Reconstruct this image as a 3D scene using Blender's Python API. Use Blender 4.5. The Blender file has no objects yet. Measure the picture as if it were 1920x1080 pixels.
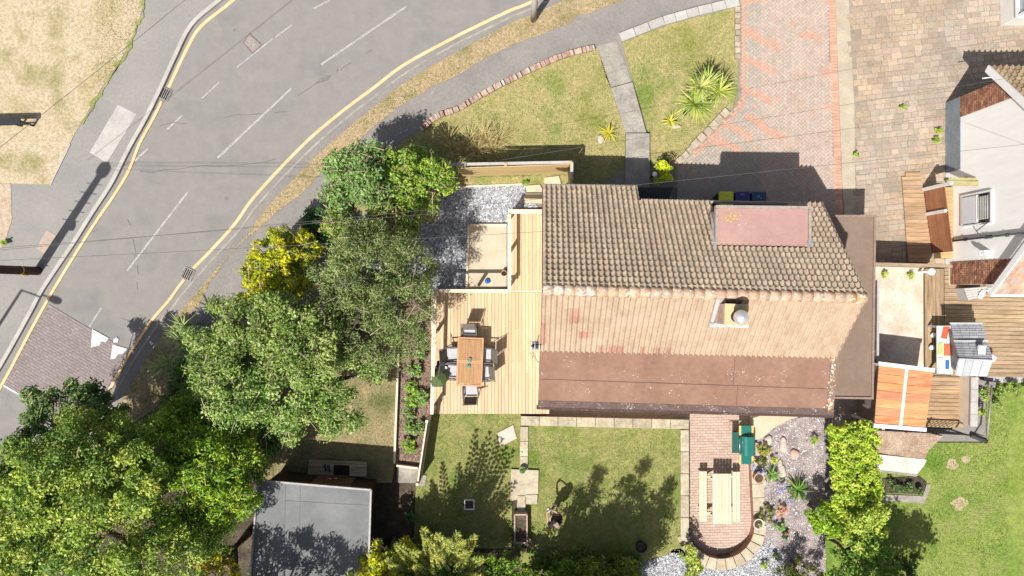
import bpy, bmesh, math, random
import numpy as np
from mathutils import Vector, Matrix
random.seed(7); RNG = np.random.default_rng(11)
R = math.radians
scene = bpy.context.scene
# ---------------- camera, world, sun, exposure ----------------
CAMH = 26.0; FPX = 1300.0
cam_d = bpy.data.cameras.new('camera'); cam = bpy.data.objects.new('camera', cam_d)
scene.collection.objects.link(cam); cam.location = (0, 0, CAMH); cam.rotation_euler = (0, 0, 0)
cam_d.sensor_width = 36; cam_d.lens = FPX / 1920 * 36; cam_d.clip_end = 1000; cam_d.clip_start = .1
scene.camera = cam
SUN_EL, SUN_AZ = R(58), R(33)      # shadows fall towards +x sin(az), +y cos(az)
w = bpy.data.worlds.new('World'); scene.world = w; w.use_nodes = True
nt = w.node_tree; sky = nt.nodes.new('ShaderNodeTexSky'); sky.sky_type = 'NISHITA'; sky.sun_disc = False
sky.sun_elevation = SUN_EL; sky.sun_rotation = math.pi + SUN_AZ; sky.dust_density = 3; sky.ozone_density = .3
nt.nodes['Background'].inputs[1].default_value = .07
nt.links.new(sky.outputs[0], nt.nodes['Background'].inputs[0])
sd = bpy.data.lights.new('sun', 'SUN'); sd.energy = 4.8; sd.angle = R(.53); sd.color = (1, .955, .89)
so = bpy.data.objects.new('sun', sd); scene.collection.objects.link(so)
sv = Vector((-math.sin(SUN_AZ) * math.cos(SUN_EL), -math.cos(SUN_AZ) * math.cos(SUN_EL), math.sin(SUN_EL)))
so.rotation_euler = sv.to_track_quat('Z', 'Y').to_euler(); so.location = (0, 0, 40)
scene.view_settings.view_transform = 'Standard'; scene.view_settings.look = 'None'
scene.view_settings.exposure = .50; scene.view_settings.gamma = 1
scene.render.engine = 'CYCLES'; scene.cycles.max_bounces = 6; scene.cycles.transparent_max_bounces = 4

def W(px, py, z=0.0):
    k = (CAMH - z) / FPX
    return Vector(((px - 960) * k, (540 - py) * k, z))
def smooth(pts, n=6):
    out = []
    P = [pts[0]] + list(pts) + [pts[-1]]
    for i in range(1, len(P) - 2):
        p0, p1, p2, p3 = [np.array(P[i + j], float) for j in (-1, 0, 1, 2)]
        for t in np.linspace(0, 1, n, endpoint=False):
            out.append(tuple(.5 * ((2 * p1) + (p2 - p0) * t + (2 * p0 - 5 * p1 + 4 * p2 - p3) * t * t + (3 * p1 - p0 - 3 * p2 + p3) * t ** 3)))
    out.append(tuple(pts[-1])); return out
def in_poly(x, y, P):
    c = False; j = len(P) - 1
    for i in range(len(P)):
        if (P[i][1] > y) != (P[j][1] > y) and x < (P[j][0] - P[i][0]) * (y - P[i][1]) / (P[j][1] - P[i][1]) + P[i][0]: c = not c
        j = i
    return c

# ---------------- materials ----------------
MATS = {}
def mat(name, c1, c2=None, scale=3, rough=.8, bump=0, bscale=40, fine=.25, fscale=25, stretch=(1, 1, 1), metal=0, c3=None, spec=.3, speck=None, grain=0, coat=0, bdist=.01):
    if name in MATS: return MATS[name]
    m = bpy.data.materials.new(name); m.use_nodes = True; n = m.node_tree.nodes; L = m.node_tree.links
    b = n['Principled BSDF']; b.inputs['Roughness'].default_value = rough; b.inputs['Metallic'].default_value = metal
    b.inputs['Specular IOR Level'].default_value = spec; b.inputs['Coat Weight'].default_value = coat
    tc = n.new('ShaderNodeTexCoord'); mp = n.new('ShaderNodeMapping'); mp.inputs['Scale'].default_value = stretch
    L.new(tc.outputs['Object'], mp.inputs[0])
    def noise(s, d=4, r=.6):
        t = n.new('ShaderNodeTexNoise'); t.inputs['Scale'].default_value = s; t.inputs['Detail'].default_value = d; t.inputs['Roughness'].default_value = r
        L.new(mp.outputs[0], t.inputs['Vector']); return t
    def ramp(src, stops):
        r = n.new('ShaderNodeValToRGB'); e = r.color_ramp.elements
        e[0].position, e[0].color = stops[0][0], (*stops[0][1], 1); e[1].position, e[1].color = stops[-1][0], (*stops[-1][1], 1)
        for p, c in stops[1:-1]:
            k = e.new(p); k.color = (*c, 1)
        L.new(src, r.inputs[0]); return r.outputs[0]
    c2 = c2 or c1
    t = noise(scale, 5)
    st = [(.33, c1), (.67, c2)] if not c3 else [(.3, c1), (.5, c2), (.68, c3)]
    col = ramp(t.outputs[0], st)
    def mul(a, bb):
        x = n.new('ShaderNodeMix'); x.data_type = 'RGBA'; x.blend_type = 'MULTIPLY'; x.inputs[0].default_value = 1
        L.new(a, x.inputs[6]); L.new(bb, x.inputs[7]); return x.outputs[2]
    if fine:
        f = noise(fscale, 3, .7)
        lo, hi = 1 - fine, 1 + fine
        col = mul(col, ramp(f.outputs[0], [(.3, (lo,) * 3), (.7, (hi,) * 3)]))
    if grain:
        f = noise(90, 2, .6)
        col = mul(col, ramp(f.outputs[0], [(.3, (1 - grain,) * 3), (.7, (1 + grain,) * 3)]))
    if speck:     # (colour, scale, threshold): lichen, chippings
        f = noise(speck[1], 2, .5); g = noise(speck[1] / 9, 3, .6)
        mm = n.new('ShaderNodeMath'); mm.operation = 'ADD'; L.new(f.outputs[0], mm.inputs[0]); L.new(g.outputs[0], mm.inputs[1])
        r = ramp(mm.outputs[0], [(min(.99, speck[2] / 2), (0, 0, 0)), (min(1, speck[2] / 2 + .02), (1, 1, 1))])
        m2 = n.new('ShaderNodeMath'); m2.operation = 'MULTIPLY'; m2.inputs[1].default_value = .5; L.new(mm.outputs[0], m2.inputs[0])
        rr = [x for x in n if x.type == 'VALTORGB'][-1]; L.new(m2.outputs[0], rr.inputs[0])
        x = n.new('ShaderNodeMix'); x.data_type = 'RGBA'; L.new(r, x.inputs[0]); L.new(col, x.inputs[6]); x.inputs[7].default_value = (*speck[0], 1); col = x.outputs[2]
    at = n.new('ShaderNodeAttribute'); at.attribute_name = 'Col'
    col = mul(col, at.outputs[0]); L.new(col, b.inputs['Base Color'])
    if bump:
        f = noise(bscale, 4, .65); bp = n.new('ShaderNodeBump'); bp.inputs['Strength'].default_value = bump; bp.inputs['Distance'].default_value = bdist
        L.new(f.outputs[0], bp.inputs['Height']); L.new(bp.outputs[0], b.inputs['Normal'])
    MATS[name] = m; return m
def leafmat(name, rough=.5, tr=.24):
    if name in MATS: return MATS[name]
    m = bpy.data.materials.new(name); m.use_nodes = True; n = m.node_tree.nodes; L = m.node_tree.links
    b = n['Principled BSDF']; b.inputs['Roughness'].default_value = rough; b.inputs['Specular IOR Level'].default_value = .35
    at = n.new('ShaderNodeAttribute'); at.attribute_name = 'Col'; L.new(at.outputs[0], b.inputs['Base Color'])
    t = n.new('ShaderNodeBsdfTranslucent'); L.new(at.outputs[0], t.inputs[0])
    x = n.new('ShaderNodeMixShader'); x.inputs[0].default_value = tr
    L.new(b.outputs[0], x.inputs[1]); L.new(t.outputs[0], x.inputs[2]); L.new(x.outputs[0], n['Material Output'].inputs[0])
    MATS[name] = m; return m

# ---------------- objects ----------------
ORG = {}
def new_obj(name, data, parent=None, origin=None):
    o = bpy.data.objects.new(name, data); scene.collection.objects.link(o)
    if parent is not None:
        o.parent = parent; ORG[o] = ORG[parent]; o.location = (0, 0, 0)
    else:
        origin = Vector(origin) if origin is not None else Vector((0, 0, 0)); o.location = origin; ORG[o] = origin
    return o
def tag(o, label=None, cat=None, group=None, kind=None):
    if label: o['label'] = label
    if cat: o['category'] = cat
    if group: o['group'] = group
    if kind: o['kind'] = kind
    return o
def thing(name, label, cat, loc, group=None):
    o = bpy.data.objects.new(name, None); scene.collection.objects.link(o); o.location = loc; ORG[o] = Vector(loc); o.empty_display_size = .2
    return tag(o, label, cat, group)
def copy_thing(root, loc=None, rz=None, label=None):
    c = root.copy(); scene.collection.objects.link(c); ORG[c] = Vector(loc if loc is not None else root.location)
    if loc is not None: c.location = loc
    if rz is not None: c.rotation_euler = (0, 0, rz)
    if label: c['label'] = label
    def rec(a, b):
        for ch in list(a.children):
            d = ch.copy(); scene.collection.objects.link(d); d.parent = b; rec(ch, d)
    rec(root, c); return c
class MB:
    def __init__(s): s.v = []; s.f = []; s.c = []; s.sm = []
    def add(s, vs, fs, col=(1, 1, 1), smooth=False):
        b = len(s.v); s.v += [tuple(v) for v in vs]
        for f in fs: s.f.append([i + b for i in f]); s.c.append(col); s.sm.append(smooth)
        return s
    def prism(s, pts, z0, z1, col=(1, 1, 1)):       # pts: world xy list (or 3D with own z for top)
        P = [(p[0], p[1]) for p in pts]; n = len(P)
        a = sum(P[i][0] * P[(i + 1) % n][1] - P[(i + 1) % n][0] * P[i][1] for i in range(n))
        if a < 0: P = P[::-1]
        vs = [(x, y, z0) for x, y in P] + [(x, y, z1) for x, y in P]
        fs = [list(range(n, 2 * n)), list(range(n))[::-1]] + [[i, (i + 1) % n, (i + 1) % n + n, i + n] for i in range(n)]
        return s.add(vs, fs, col)
    def box(s, c, d, rz=0, col=(1, 1, 1), M=None):
        dx, dy, dz = d[0] / 2, d[1] / 2, d[2] / 2
        vs = [Vector((x, y, z)) for z in (-dz, dz) for x, y in ((-dx, -dy), (dx, -dy), (dx, dy), (-dx, dy))]
        m = M if M is not None else Matrix.Rotation(rz, 3, 'Z'); c = Vector(c)
        vs = [m @ v + c for v in vs]
        return s.add(vs, [[3, 2, 1, 0], [4, 5, 6, 7], [0, 1, 5, 4], [1, 2, 6, 5], [2, 3, 7, 6], [3, 0, 4, 7]], col)
    def beam(s, a, b, w, h, col=(1, 1, 1)):
        a, b = Vector(a), Vector(b); d = b - a; x = d.normalized()
        up = Vector((0, 0, 1)) if abs(x.z) < .95 else Vector((0, 1, 0))
        y = up.cross(x).normalized(); z = x.cross(y)
        M = Matrix((x, y, z)).transposed()
        return s.box((a + b) / 2, (d.length, w, h), M=M, col=col)
    def tube(s, pts, rads, n=8, col=(1, 1, 1), cap=True, sm=True):
        pts = [Vector(p) for p in pts]
        if not hasattr(rads, '__len__'): rads = [rads] * len(pts)
        vs = []; fs = []
        for i, p in enumerate(pts):
            d = (pts[min(i + 1, len(pts) - 1)] - pts[max(i - 1, 0)]).normalized()
            up = Vector((0, 0, 1)) if abs(d.z) < .9 else Vector((1, 0, 0))
            x = up.cross(d).normalized(); y = d.cross(x)
            for k in range(n):
                a = 2 * math.pi * k / n; vs.append(p + (x * math.cos(a) + y * math.sin(a)) * rads[i])
        for i in range(len(pts) - 1):
            for k in range(n): fs.append([i * n + k, i * n + (k + 1) % n, (i + 1) * n + (k + 1) % n, (i + 1) * n + k])
        s.add(vs, fs, col, sm)
        if cap:
            b = len(s.v) - len(vs)
            s.f.append([b + k for k in range(n)][::-1]); s.c.append(col); s.sm.append(False)
            e = b + (len(pts) - 1) * n
            s.f.append([e + k for k in range(n)]); s.c.append(col); s.sm.append(False)
        return s
    def lathe(s, c, prof, n=20, col=(1, 1, 1), sm=True):     # prof: (r,z) list
        c = Vector(c); vs = []; fs = []
        for r, z in prof:
            for k in range(n): a = 2 * math.pi * k / n; vs.append(c + Vector((r * math.cos(a), r * math.sin(a), z)))
        for i in range(len(prof) - 1):
            for k in range(n): fs.append([i * n + k, i * n + (k + 1) % n, (i + 1) * n + (k + 1) % n, (i + 1) * n + k])
        return s.add(vs, fs, col, sm)
    def rot(s, rz, about=(0, 0, 0)):
        M = Matrix.Rotation(rz, 3, 'Z'); a = Vector(about); s.v = [tuple(M @ (Vector(v) - a) + a) for v in s.v]; return s
    def build(s, name, m, parent=None, origin=None, bevel=0):
        if parent is None and origin is None:
            xs = [v[0] for v in s.v]; ys = [v[1] for v in s.v]; zs = [v[2] for v in s.v]
            origin = ((min(xs) + max(xs)) / 2, (min(ys) + max(ys)) / 2, min(zs))
        og = ORG[parent] if parent is not None else Vector(origin)
        me = bpy.data.meshes.new(name)
        me.from_pydata([(v[0] - og.x, v[1] - og.y, v[2] - og.z) for v in s.v], [], s.f)
        ca = me.color_attributes.new('Col', 'FLOAT_COLOR', 'CORNER')
        arr = []
        for f, c in zip(s.f, s.c): arr += [c[0], c[1], c[2], 1.0] * len(f)
        ca.data.foreach_set('color', arr)
        me.polygons.foreach_set('use_smooth', s.sm); me.materials.append(m); me.update()
        o = new_obj(name, me, parent, origin)
        if bevel:
            bv = o.modifiers.new('bevel', 'BEVEL'); bv.width = bevel; bv.segments = 2; bv.limit_method = 'ANGLE'
        return o
def flat(name, pts, z, m, thick=.12, px=True, kind='structure', label=None, cat=None, parent=None, col=(1, 1, 1)):
    P = [W(p[0], p[1], z) for p in pts] if px else [Vector((p[0], p[1], z)) for p in pts]
    mb = MB().prism(P, z - thick, z, col)
    o = mb.build(name, m, parent, origin=None if parent is not None else (0, 0, 0))
    if parent is None:
        tag(o, label, cat, kind=kind)
    return o
def strip_poly(pts, wpx):
    n = len(pts); A = []; B = []
    for i, p in enumerate(pts):
        a = np.array(pts[max(i - 1, 0)], float); b = np.array(pts[min(i + 1, n - 1)], float); d = b - a; d /= np.linalg.norm(d); nn = np.array((-d[1], d[0]))
        A.append(tuple(np.array(p) + nn * wpx / 2)); B.append(tuple(np.array(p) - nn * wpx / 2))
    return A + B[::-1]
def pave(name, poly_px, z, m, pattern, L, Wd, ang=0, gap=.012, colf=None, h=.012, jit=.0, label=None, parent=None, holes=(), var=(.82, 1.16)):
    P = [tuple(W(p[0], p[1], z)[:2]) for p in poly_px]
    H = [[tuple(W(p[0], p[1], z)[:2]) for p in q] for q in holes]
    cx = sum(p[0] for p in P) / len(P); cy = sum(p[1] for p in P) / len(P)
    rad = max(math.hypot(p[0] - cx, p[1] - cy) for p in P) + .5
    ca, sa = math.cos(ang), math.sin(ang); mb = MB()
    def put(u, v, lu, lv):
        x = cx + (u + lu / 2) * ca - (v + lv / 2) * sa; y = cy + (u + lu / 2) * sa + (v + lv / 2) * ca
        if not in_poly(x, y, P): return
        for q in H:
            if in_poly(x, y, q): return
        c = colf(x, y) if colf else (1, 1, 1); b = random.uniform(*var); c = tuple(k * b for k in c)
        dz = random.uniform(-.002, .003); g = gap; hx, hy = (lu - g) / 2, (lv - g) / 2
        vs = []
        for zz, s in ((z - .02, 1), (z + h * .6 + dz, 1), (z + h + dz, .93)):
            for a, bb in ((-1, -1), (1, -1), (1, 1), (-1, 1)):
                jx = random.uniform(-jit, jit); jy = random.uniform(-jit, jit)
                lx = a * hx * s + jx; ly = bb * hy * s + jy
                vs.append((x + lx * ca - ly * sa, y + lx * sa + ly * ca, zz))
        fs = [[8, 9, 10, 11]]
        for lv_ in (0, 4): fs += [[lv_ + i, lv_ + (i + 1) % 4, lv_ + 4 + (i + 1) % 4, lv_ + 4 + i] for i in range(4)]
        mb.add(vs, fs, c)
    if pattern == 'herring':
        n = int(rad / Wd) + 2
        for i in range(-n, n):
            for j in range(-n, n):
                d = (i - j) % 4
                if d == 0: put(i * Wd, j * Wd, 2 * Wd, Wd)
                elif d == 3: put(i * Wd, j * Wd, Wd, 2 * Wd)
    else:
        v = -rad; r = 0
        while v < rad:
            u = -rad + (L / 2 if r % 2 else 0); hh = Wd * (random.uniform(.85, 1.2) if pattern == 'random' else 1)
            while u < rad:
                l = L * random.uniform(.6, 1.4) if pattern == 'random' else L
                put(u, v, l, hh); u += l
            v += hh; r += 1
    return mb.build(name, m, parent, origin=None if parent is not None else (0, 0, 0))
def boards(name, poly_px, z, m, wd, along='y', th=.03, gap=.008, parent=None, tint=.12, cols=None, ang=0):
    P = [W(p[0], p[1], z) for p in poly_px]; P = [(p.x, p.y) for p in P]
    cx = sum(p[0] for p in P) / len(P); cy = sum(p[1] for p in P) / len(P)
    a = ang + (0 if along == 'x' else math.pi / 2); ca, sa = math.cos(a), math.sin(a)
    Q = [((x - cx) * ca + (y - cy) * sa, -(x - cx) * sa + (y - cy) * ca) for x, y in P]
    mb = MB(); v = min(q[1] for q in Q); vm = max(q[1] for q in Q)
    while v < vm - .01:
        v2 = min(v + wd, vm); vc = (v + v2) / 2; xs = []
        for i in range(len(Q)):
            p, q = Q[i], Q[(i + 1) % len(Q)]
            if (p[1] > vc) != (q[1] > vc): xs.append(p[0] + (q[0] - p[0]) * (vc - p[1]) / (q[1] - p[1]))
        xs.sort()
        for k in range(0, len(xs) - 1, 2):
            x0, x1 = xs[k], xs[k + 1]; cuts = [x0]
            if x1 - x0 > 2.6: cuts.append(random.uniform(x0 + 1, x1 - 1))
            cuts.append(x1)
            for s, e in zip(cuts, cuts[1:]):
                t = random.uniform(1 - tint, 1 + tint); c = (t, t * random.uniform(.97, 1.01), t * random.uniform(.92, 1.03))
                if cols: q = random.choice(cols); c = tuple(i * j for i, j in zip(c, q))
                u = (s + e) / 2; vv = (v + v2) / 2
                mb.box((cx + u * ca - vv * sa, cy + u * sa + vv * ca, z - th / 2 + random.uniform(-.001, .001)), (e - s - .004, v2 - v - gap, th), rz=a, col=c)
        v = v2
    return mb.build(name, m, parent, origin=None if parent is not None else (0, 0, 0))
def turf(name, poly_px, z, dens, pals, L=.05, off=0):
    # short blades; the colour follows worn and green patches of the lawn
    P = [tuple(W(p[0], p[1], z)[:2]) for p in poly_px]; xs = [p[0] for p in P]; ys = [p[1] for p in P]
    x0, x1, y0, y1 = max(min(xs), -15.5), min(max(xs), 18.5), max(min(ys), -11.2), min(max(ys), 11.2)
    n = int((x1 - x0) * (y1 - y0) * dens); px = RNG.uniform(x0, x1, n); py = RNG.uniform(y0, y1, n); ins = np.zeros(n, bool); j = len(P) - 1
    for i in range(len(P)):
        (ax, ay), (bx, by) = P[i], P[j]
        with np.errstate(divide='ignore', invalid='ignore'): c = ((ay > py) != (by > py)) & (px < (bx - ax) * (py - ay) / (by - ay + 1e-12) + ax)
        ins ^= c; j = i
    px, py = px[ins], py[ins]; n = len(px); f = np.zeros(n); rr = np.random.default_rng(5)
    for k in range(26):
        fr = rr.uniform(.5, 7.5); a = rr.uniform(0, 6.28); f += np.sin((px * math.cos(a) + py * math.sin(a)) * fr + rr.uniform(0, 6.28) + 1.5 * np.sin(px * rr.uniform(.3, 1.5) + py * rr.uniform(.3, 1.5))) / (fr ** .45)
    f = f / 3.2 + RNG.normal(size=n) * .45; pals = np.array(pals); f = f * 1.15 + off; idx = np.clip(((f + 1.3) / 2.6 * len(pals)).astype(int), 0, len(pals) - 1)
    C = pals[idx] * RNG.uniform(.7, 1.35, (n, 1)); a = RNG.uniform(0, 6.28, n); ln = L * RNG.uniform(.5, 1.4, n); w = L * .16
    dx, dy = np.cos(a), np.sin(a); b = np.stack([px, py, np.full(n, z - .005)], 1); s = np.stack([-dy, dx, np.zeros(n)], 1) * w; t = np.stack([dx * ln * .8, dy * ln * .8, ln * .55], 1)
    V = np.stack([b - s, b + s, b + t + s * .3, b + t - s * .3], 1); o = raw_mesh(name, V, C, LEAF, None); return tag(o, kind='stuff')
def chips(name, poly_px, z, n, s, pal, kind='stuff'):
    P = [tuple(W(p[0], p[1], z)[:2]) for p in poly_px]; xs = [p[0] for p in P]; ys = [p[1] for p in P]
    pts = []
    while len(pts) < n:
        x = random.uniform(min(xs), max(xs)); y = random.uniform(min(ys), max(ys))
        if in_poly(x, y, P): pts.append((x, y, z + random.uniform(.004, .02)))
    c = np.array(pts); N = n; nr = RNG.normal(size=(N, 3)) * .5 + np.array([0, 0, 1.]); nr /= np.linalg.norm(nr, axis=1)[:, None]
    t = RNG.normal(size=(N, 3)); t -= nr * (t * nr).sum(1)[:, None]; t /= np.linalg.norm(t, axis=1)[:, None]; b = np.cross(nr, t); S = s * RNG.uniform(.5, 1.5, (N, 1))
    q = [c - t * S, c - b * S * .6, c + t * S * .8 , c + b * S * .7]; lo = [v - np.array([0, 0, .03]) for v in q]
    F = [q] + [[lo[i], lo[(i + 1) % 4], q[(i + 1) % 4], q[i]] for i in range(4)]
    V = np.stack([np.stack(f, 1) for f in F], 1).reshape(-1, 4, 3); C = np.repeat(np.array(pal)[RNG.integers(0, len(pal), N)] * RNG.uniform(.8, 1.2, (N, 1)), 5, 0)
    o = raw_mesh(name, V, C, mat('stone_chip', (.95, .95, .95), (1.05, 1.05, 1.05), 3, .8, 0, fine=0), None); return tag(o, kind=kind)
# ---------------- foliage ----------------
def raw_mesh(name, V, C, m, parent, nper=4, sm=False):
    og = np.array(ORG[parent][:]) if parent is not None else np.zeros(3)
    V = V.reshape(-1, 3) - og; nv = len(V); nf = nv // nper
    me = bpy.data.meshes.new(name); me.vertices.add(nv); me.vertices.foreach_set('co', V.astype(np.float32).ravel())
    me.loops.add(nv); me.loops.foreach_set('vertex_index', np.arange(nv, dtype=np.int32))
    me.polygons.add(nf); me.polygons.foreach_set('loop_start', np.arange(0, nv, nper, dtype=np.int32))
    me.update(calc_edges=True)
    ca = me.color_attributes.new('Col', 'FLOAT_COLOR', 'POINT')
    cc = np.ones((nf, nper, 4), np.float32); cc[:, :, :3] = C[:, None, :]; ca.data.foreach_set('color', cc.ravel())
    me.materials.append(m); me.validate(); return new_obj(name, me, parent)
def leaves(cen, rad, n, size, pal, aspect=.5, up=.5, flatz=.7, direc=None, drn=0.0, tvar=.25):
    """cen (k,3), rad (k,), n leaves per clump"""
    k = len(cen); N = k * n
    c = np.repeat(cen, n, 0); r = np.repeat(rad, n)[:, None]
    d = RNG.normal(size=(N, 3)); d /= np.linalg.norm(d, axis=1)[:, None]; q = RNG.random((N, 1)) ** .45
    p = c + d * q * r * np.array([1, 1, flatz])
    nrm = d * (1 - up) + np.array([0, 0, 1.0]) * up + RNG.normal(size=(N, 3)) * .45; nrm /= np.linalg.norm(nrm, axis=1)[:, None]
    t = RNG.normal(size=(N, 3))
    if direc is not None:
        t = t * (1 - drn) + np.repeat(direc, n, 0) * drn * 2.2
    t -= nrm * (t * nrm).sum(1)[:, None]; t /= np.linalg.norm(t, axis=1)[:, None] + 1e-9
    b = np.cross(nrm, t); s = (size * RNG.uniform(.6, 1.35, (N, 1)))
    V = np.stack([p - t * s, p - b * s * aspect + nrm * s * .12, p + t * s, p + b * s * aspect + nrm * s * .12], 1)
    pal = np.array(pal); ci = np.repeat(RNG.integers(0, len(pal), k), n)
    own = RNG.integers(0, len(pal), N); use = RNG.random(N) < .35; ci = np.where(use, own, ci)
    C = pal[ci] * RNG.uniform(1 - tvar, 1 + tvar, (N, 1)) * np.repeat(RNG.uniform(.85, 1.15, k), n)[:, None]
    return V, C
def clumps(lobes, dens, cr):
    cen = []; rad = []; dr = []
    for (px, py, z, rpx, rz) in lobes:
        c = np.array(W(px, py, z)); r = rpx * (CAMH - z) / FPX; n = max(6, int(dens * 2.3 * r * r))
        d = RNG.normal(size=(n, 3)); d[:, 2] = np.abs(d[:, 2]) * 1.0 - .35; d /= np.linalg.norm(d, axis=1)[:, None]
        q = RNG.uniform(.45, 1.0, (n, 1)) ** .8 * RNG.uniform(.88, 1.1, (n, 1))
        p = c + d * q * np.array([r - cr * .5, r - cr * .5, rz]); cen.append(p); rad.append(RNG.uniform(.6, 1.25, n) * cr); dr.append(d)
    return np.concatenate(cen), np.concatenate(rad), np.concatenate(dr)
BARK = mat('bark', (.10, .07, .045), (.2, .16, .12), 8, .9, .6, 30)
LEAF = leafmat('leaf')
def plant(name, label, cat, lobes, pal, size=.07, dens=14, cr=.35, n=60, base=None, trunk=.12, group=None, aspect=.5, up=.5, flatz=.75, drn=0, gz=.12, core=True, tvar=.25, crown='crown'):
    cen, rad, dr = clumps(lobes, dens, cr)
    if base is None: base = W(lobes[0][0], lobes[0][1], lobes[0][2])
    base = Vector((base[0], base[1], gz))
    cen[:, 2] = np.maximum(cen[:, 2], gz + .12)
    o = thing(name, label, cat, base, group)
    direc = dr * .8 + np.array([0, 0, .6]) if drn else None
    pal = np.array(pal) * np.array([1.74, 1.82, 1.35])
    V, C = leaves(cen, rad, n, size, pal, aspect, up, flatz, direc, drn, tvar)
    raw_mesh(crown, V, C, LEAF, o)
    mb = MB(); idx = RNG.choice(len(cen), min(len(cen), 26 if trunk > .05 else 8), replace=False)
    top = np.mean(cen, 0); ft = Vector((base.x * .6 + top[0] * .4, base.y * .6 + top[1] * .4, base.z + (top[2] - base.z) * .45))
    mb.tube([base - Vector((0, 0, .1)), (base + ft) / 2 + Vector((.04, .03, 0)), ft], [trunk * 1.3, trunk, trunk * .8], 8)
    for i in idx:
        e = Vector(cen[i]); mid = (ft + e) / 2 + Vector(RNG.normal(size=3) * .12)
        mb.tube([ft, mid, e], [trunk * .55, trunk * .3, trunk * .08], 5, cap=False)
    if trunk >= .1:
        for i in RNG.choice(len(cen), min(len(cen), 120), replace=False):
            e = Vector(cen[i]) + Vector((0, 0, rad[i] * .55)); d = Vector(dr[i]) * .5 + Vector(RNG.normal(size=3) * .35); mb.tube([e - d * .45, e + d * .35], [.018, .006], 4, (2.6, 2.6, 2.5), cap=False)
    mb.build('trunk' if trunk > .05 else 'stem', BARK, o)
    return o
def blades(cen, n, L, wd, pal, spread=(.2, 1.4), droop=.6, seg=4, up0=0, taper=.1):
    """strap leaves radiating from a point; returns quads"""
    V = []; C = []
    for i in range(n):
        a = random.uniform(0, 2 * math.pi); el = random.uniform(*spread); l = L * random.uniform(.7, 1.15)
        d = Vector((math.cos(a) * math.cos(el), math.sin(a) * math.cos(el), math.sin(el))); side = Vector((-math.sin(a), math.cos(a), 0))
        p = Vector(cen) + Vector((0, 0, random.uniform(0, up0))); q = []
        dd = d.copy()
        for s in range(seg + 1):
            t = s / seg; ww = wd * (.55 + .9 * t if t < .35 else (1 - t) * 1.3 + taper * t)
            q.append((p - side * ww / 2, p + side * ww / 2)); dd = (dd - Vector((0, 0, droop / seg))).normalized(); p = p + dd * l / seg
        c = np.array(random.choice(pal)) * random.uniform(.75, 1.25)
        for s in range(seg): V.append([q[s][0], q[s][1], q[s + 1][1], q[s + 1][0]]); C.append(c)
    return V, C
def rosettes(name, label, cat, cens, n, L, wd, pal, spread=(.1, 1.3), droop=.6, group=None, gz=.12, stem=0, part='leaves', up0=0):
    base = Vector((cens[0][0], cens[0][1], gz)); o = thing(name, label, cat, base, group); V = []; C = []
    for c in cens:
        v, cc = blades(c, n, L, wd, pal, spread, droop, up0=up0); V += v; C += cc
    raw_mesh(part, np.array([[tuple(p) for p in q] for q in V]), np.array(C) * 1.5, LEAF, o)
    if stem:
        mb = MB()
        for c in cens: mb.tube([(base.x * .5 + c[0] * .5, base.y * .5 + c[1] * .5, gz - .05), c], [stem * 1.2, stem], 7)
        mb.build('stem', BARK, o)
    return o
# ================= materials =================
asph = mat('asphalt', (.178, .173, .169), (.218, .207, .195), .5, .92, .25, 120, fine=.07, fscale=2.2, grain=.15, c3=(.197, .189, .181))
asph2 = mat('pavement_asphalt', (.215, .21, .20), (.255, .243, .225), .6, .92, .25, 120, fine=.08, fscale=9, grain=.14)
asph3 = mat('worn_asphalt', (.19, .18, .168), (.235, .218, .20), .9, .95, .4, 90, fine=.12, fscale=9, grain=.22, speck=((.38, .36, .33), 26, 1.32))
drygrass = mat('dry_grass', (.235, .215, .085), (.46, .375, .26), .55, .95, .8, 22, fine=.28, fscale=9, grain=.42, c3=(.35, .29, .16), bdist=.05)
verge = mat('verge_grass', (.19, .175, .07), (.38, .29, .175), .8, .95, .8, 24, fine=.30, fscale=8, grain=.42, c3=(.28, .23, .11), bdist=.05)
lawn_f = mat('front_lawn_grass', (.125, .19, .03), (.34, .29, .13), .5, .95, .8, 22, fine=.25, fscale=7, grain=.42, c3=(.20, .205, .05), bdist=.05)
lawn_b = mat('back_lawn_grass', (.085, .155, .02), (.26, .25, .09), .55, .95, .8, 22, fine=.25, fscale=7, grain=.38, c3=(.13, .18, .03), bdist=.05)
lawn_n = mat('lush_grass', (.10, .19, .02), (.215, .26, .06), .4, .95, .8, 22, fine=.25, fscale=6, grain=.35, c3=(.155, .21, .03), bdist=.05)
soil = mat('soil', (.055, .045, .03), (.13, .10, .07), 1.2, .95, 1, 25, fine=.35, fscale=10, grain=.4, bdist=.05)
bark_ch = mat('bark_chips', (.14, .10, .075), (.30, .21, .16), 5, .95, 1, 40, fine=.4, fscale=22, grain=.45, bdist=.03)
slate = mat('slate_chips', (.24, .25, .27), (.44, .445, .46), 14, .8, 1, 30, fine=.45, fscale=30, grain=.45, bdist=.05)
pgravel = mat('plum_gravel', (.22, .18, .18), (.42, .36, .35), 3, .85, 1, 30, fine=.45, fscale=30, grain=.45, bdist=.05, speck=((.6, .58, .56), 22, 1.22))
tgravel = mat('tan_gravel', (.34, .26, .19), (.46, .37, .28), 6, .95, .8, 40, fine=.3, fscale=30, grain=.3)
conc = mat('concrete', (.34, .33, .31), (.43, .41, .38), 1.5, .9, .3, 60, fine=.10, fscale=12, grain=.10)
conc_d = mat('old_concrete', (.22, .205, .18), (.34, .315, .27), 2.2, .95, .5, 50, fine=.18, fscale=14, grain=.22)
kerbm = mat('kerb_stone', (.33, .32, .30), (.42, .40, .37), 2, .9, .3, 50, fine=.12, grain=.15)
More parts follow.
